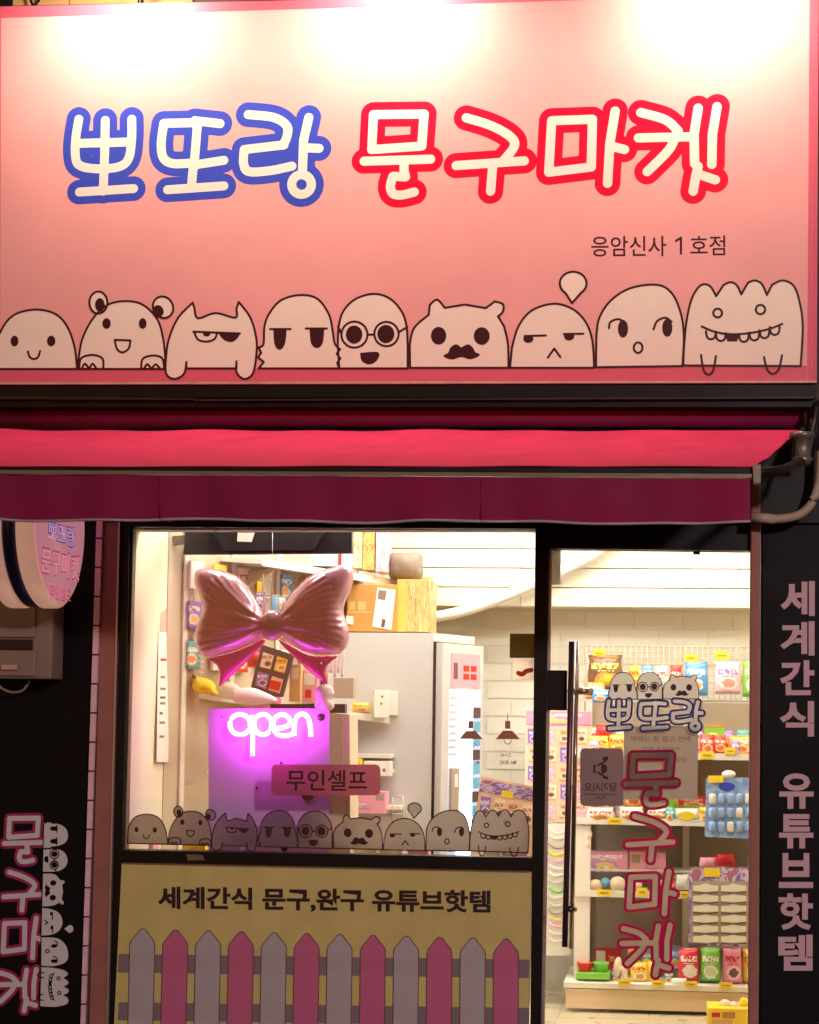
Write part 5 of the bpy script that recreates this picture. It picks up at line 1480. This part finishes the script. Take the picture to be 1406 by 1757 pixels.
slant('card_sheet', [(1183, 1494), (1196, 1488), (1212, 1492), (1235, 1487), (1260, 1491), (1292, 1487), (1288, 1625), (1181, 1622)], 1.54, .006, M['poster_frame'] if 'poster_frame' in M else PR['poster_purple'], hc)
slant('card_window', [(1187, 1512), (1287, 1513), (1283, 1620), (1185, 1618)], 1.5375, .002, M['grey_panel'], hc)
slant('price_tag', [(1209, 1489), (1236, 1490), (1236, 1505), (1209, 1505)], 1.534, .003, M['yellow'], hc)
for i in range(2):
    for j in range(6):
        x_, y_ = 1190 + i * 48, 1516 + j * 17.5
        slant('hair_clip', [(x_, y_ + 4), (x_ + 12, y_ + 3), (x_ + 21, y_), (x_ + 30, y_ + 3), (x_ + 43, y_ + 4), (x_ + 43, y_ + 13), (x_ + 21, y_ + 15), (x_, y_ + 13)], 1.532, .005, M['white_metal'], hc)
        MB().tube(smooth([tuple(at(x_, y_ + 15.5, 1.531)), tuple(at(x_ + 21, y_ + 17, 1.531)), tuple(at(x_ + 43, y_ + 15, 1.531))], n=3), .0022, 5).obj('clip_wire', M['navyc'], hc, True)
# base deck
BYD = GY - .02
tr_ = carton('green_tray', 'flat green tray under the two bowls at the left of the base deck', 'tray', 989, 1670, 1047, 1681, BYD - .04, .14, M['green'])
for cx, mm, lab in ((1004, 'red', 'small red bowl on the green tray'), (1032, 'green', 'small green bowl on the green tray')):
    c_ = at(cx, 1672, BYD + .02); r_ = 13.5 / ppm(BYD)
    o = MB().lathe(c_, [(r_ * .7, 0), (r_ * .95, .05), (r_ * 1.02, .062), (r_ * .93, .062), (r_ * .65, .012)], 20).obj('toy_bowl', M[mm], None, True)
    tag(o, lab, 'bowl', 'bowls on the green tray')
carton('red_carton', 'red and white carton standing at the back of the base deck', 'box', 1021, 1628, 1066, 1668, 1.86, .06, M['red'], [(.05, .1, .4, .7, M['carton_white']), (.5, .25, .8, .6, PR['snack_red'])])
plush('soft_toy', 'white slim packet figure next to the green bowl', [ell(1060, 1660, 7, 18, 8), ell(1072, 1668, 6, 13, -6)], 1.66, M['tan'], .025)
pouch('snack_bag', 'yellow bag on the base deck left of the lowest letter', 1082, 1652, 1112, 1686, 1.66, PR['snack_yellow'], .035)
pouch('snack_bag', 'yellow bag on the base deck behind the lowest letter', 1106, 1650, 1134, 1687, 1.69, M['yellow'], .035)
W_ = M['carton_white']
PR['red_pack'] = pack('red_candy_pack', (222, 52, 60), (255, 236, 230), (250, 246, 240), (250, 240, 236), (180, 30, 50))
PR['pink_pack'] = pack('pink_candy_pack', (244, 150, 172), (214, 40, 80), (250, 220, 226), (120, 80, 100), (236, 110, 140))
pouch('snack_bag', 'red candy bag with a white patch on the base deck', 1164, 1629, 1201, 1684, 1.66, PR['red_pack'], .04)
pouch('snack_bag', 'green candy bag with white patches on the base deck', 1201, 1628, 1238, 1686, 1.67, PR['snack_green'], .04)
pouch('snack_bag', 'pink candy bag with a dark panel at the right of the base deck', 1240, 1629, 1274, 1688, 1.67, PR['pink_pack'], .04)
pouch('snack_bag', 'yellow candy bag cut off by the door edge on the base deck', 1274, 1630, 1304, 1688, 1.69, PR['snack_yellow'], .04)
pouch('snack_bag', 'small white packet lying under the lowest letter on the base deck', 1152, 1679, 1180, 1694, 1.58, W_, .02, crimp=False)
# yellow bin in front
yb_ = carton('yellow_bin', 'yellow box of candy standing on the floor at the bottom right of the door', 'box', 1214, 1731, 1290, 1850, 1.15, .22, M['yellow'])
slant('bin_print', [(1222, 1738), (1236, 1738), (1236, 1746), (1222, 1746)], 1.148, .001, M['red'], yb_)
slant('bin_print', [(1240, 1737), (1262, 1737), (1262, 1748), (1240, 1748)], 1.148, .001, M['cardboard'], yb_)
slant('bin_print', [(1222, 1750), (1258, 1750), (1258, 1757), (1222, 1757)], 1.148, .001, M['cardboard2'], yb_)
for i, (cx, cy, mm) in enumerate(((1228, 1727, 'yellow'), (1246, 1724, 'tan'), (1262, 1728, 'peach_toy'), (1278, 1722, 'yellow'))):
    o = inflate('wrapped_candy', [P(ell(cx, cy, 11, 8, i * 20), 1.25)], 1.25, .03, M[mm], None, .005)
    tag(o, ('yellow wrapped candy at the left of the yellow box', 'cream wrapped candy in the middle of the yellow box', 'peach wrapped candy near the right of the yellow box', 'yellow wrapped candy against the door edge in the yellow box')[i], 'candy', 'candy heaped in the yellow box')

# ---- back rows of bags on the tiers, hanging packets on the wire grid
PR['violet_pack'] = pack('violet_pack', (150, 116, 186), (250, 240, 220), (230, 214, 236), (246, 200, 90), (110, 80, 150))
PR['white_pack'] = pack('white_pack', (244, 238, 228), (206, 60, 70), (150, 190, 226), (250, 220, 140), (226, 120, 120))
PR['teal_pack'] = pack('teal_pack', (90, 176, 170), (252, 250, 240), (246, 226, 170), (236, 130, 90), (60, 130, 130))
KIN = (('orange', 'snack_orange'), ('red', 'snack_red'), ('yellow', 'snack_yellow'), ('violet', 'violet_pack'), ('white', 'white_pack'), ('green', 'snack_green'), ('teal', 'teal_pack'), ('pale pink', 'snack_pink'), ('blue', 'snack_blue'))
ORD = ('first', 'second', 'third', 'fourth', 'fifth', 'sixth', 'seventh', 'eighth', 'ninth', 'tenth', 'eleventh', 'twelfth')
rnd = random.Random(5)
for tn, lip, h0, xs_, YY in (('top', 1291, 40, range(1004, 1300, 26), 1.86), ('second', 1404, 36, range(1002, 1300, 27), 1.90), ('third', 1528, 34, range(1150, 1300, 26), 1.9), ('base', 1668, 44, range(1076, 1165, 24), 1.84)):
    prev = -1
    for i, x_ in enumerate(xs_):
        k_ = rnd.randrange(len(KIN))
        if k_ == prev: k_ = (k_ + 3) % len(KIN)
        prev = k_
        hh = h0 + rnd.uniform(-6, 5)
        pouch('snack_bag', KIN[k_][0] + ' snack bag, ' + ORD[i] + ' from the left in the back row of the ' + tn + ' tier', x_ + rnd.uniform(-1, 1), lip - hh, x_ + 24 + rnd.uniform(-1, 2), lip - 1, YY, PR[KIN[k_][1]], .03, 'bags in the back rows of the snack shelf')
for i, x_ in enumerate((1078, 1102, 1126, 1150)):
    k_ = (2, 8, 4, 1)[i]
    hang(x_ + 10, 1146, 1.95)
    pouch('snack_bag', KIN[k_][0] + ' packet hanging on the wire grid above the doodle heads, ' + ORD[i] + ' from the left', x_, 1144, x_ + 21, 1184, 1.95, PR[KIN[k_][1]], .025, 'packets on the wire grid')
# second layer of small packets along the front of the tiers
for i, (x_, lip, k_, tn) in enumerate(((1012, 1298, 7, 'top'), (1254, 1299, 3, 'top'), (1200, 1412, 2, 'second'), (1142, 1412, 6, 'second'), (1120, 1537, 4, 'third'), (1142, 1537, 1, 'third'), (1048, 1689, 3, 'base'), (1140, 1690, 6, 'base'))):
    pouch('snack_packet', 'small ' + KIN[k_][0] + ' packet leaning at the front edge of the ' + tn + ' tier' , x_, lip - 26, x_ + 17, lip, 1.675, PR[KIN[k_][1]], .02, 'small packets at the shelf fronts', 'packet')
# packets on the display wall behind the bow
dwm = (wb - wa)
for j in range(3):
    for i in range(7):
        t_ = .10 + i * .105
        c_ = wa.lerp(wb, t_)
        z_ = 2.10 - j * .19 - .03 * t_
        k_ = (i * 2 + j * 3) % len(KIN)
        base_ = bpy.data.objects.get('wall_packet')
        nm = 'wall_packet'
        w_ = .045
        n_ = Vector((dwm.y, -dwm.x, 0)).normalized()
        d_ = dwm.normalized()
        pts = [c_ + d_ * sx * w_ + n_ * .03 for sx in (-1, 1)]
        f_ = [Vector((pts[0].x, pts[0].y, z_)), Vector((pts[1].x, pts[1].y, z_)), Vector((pts[1].x, pts[1].y, z_ + .13)), Vector((pts[0].x, pts[0].y, z_ + .13))]
        b_ = [q - n_ * .018 for q in f_]
        o = MB().prism(f_, b_).obj(nm, PR[KIN[k_][1]] if (i + j) % 3 else M['carton_white'])
        tag(o, ('white' if (i + j) % 3 == 0 else KIN[k_][0]) + ' packet on the display wall, ' + ORD[i] + ' from the window in the ' + ('upper', 'middle', 'lower')[j] + ' row', 'packet', 'packets on the display wall')
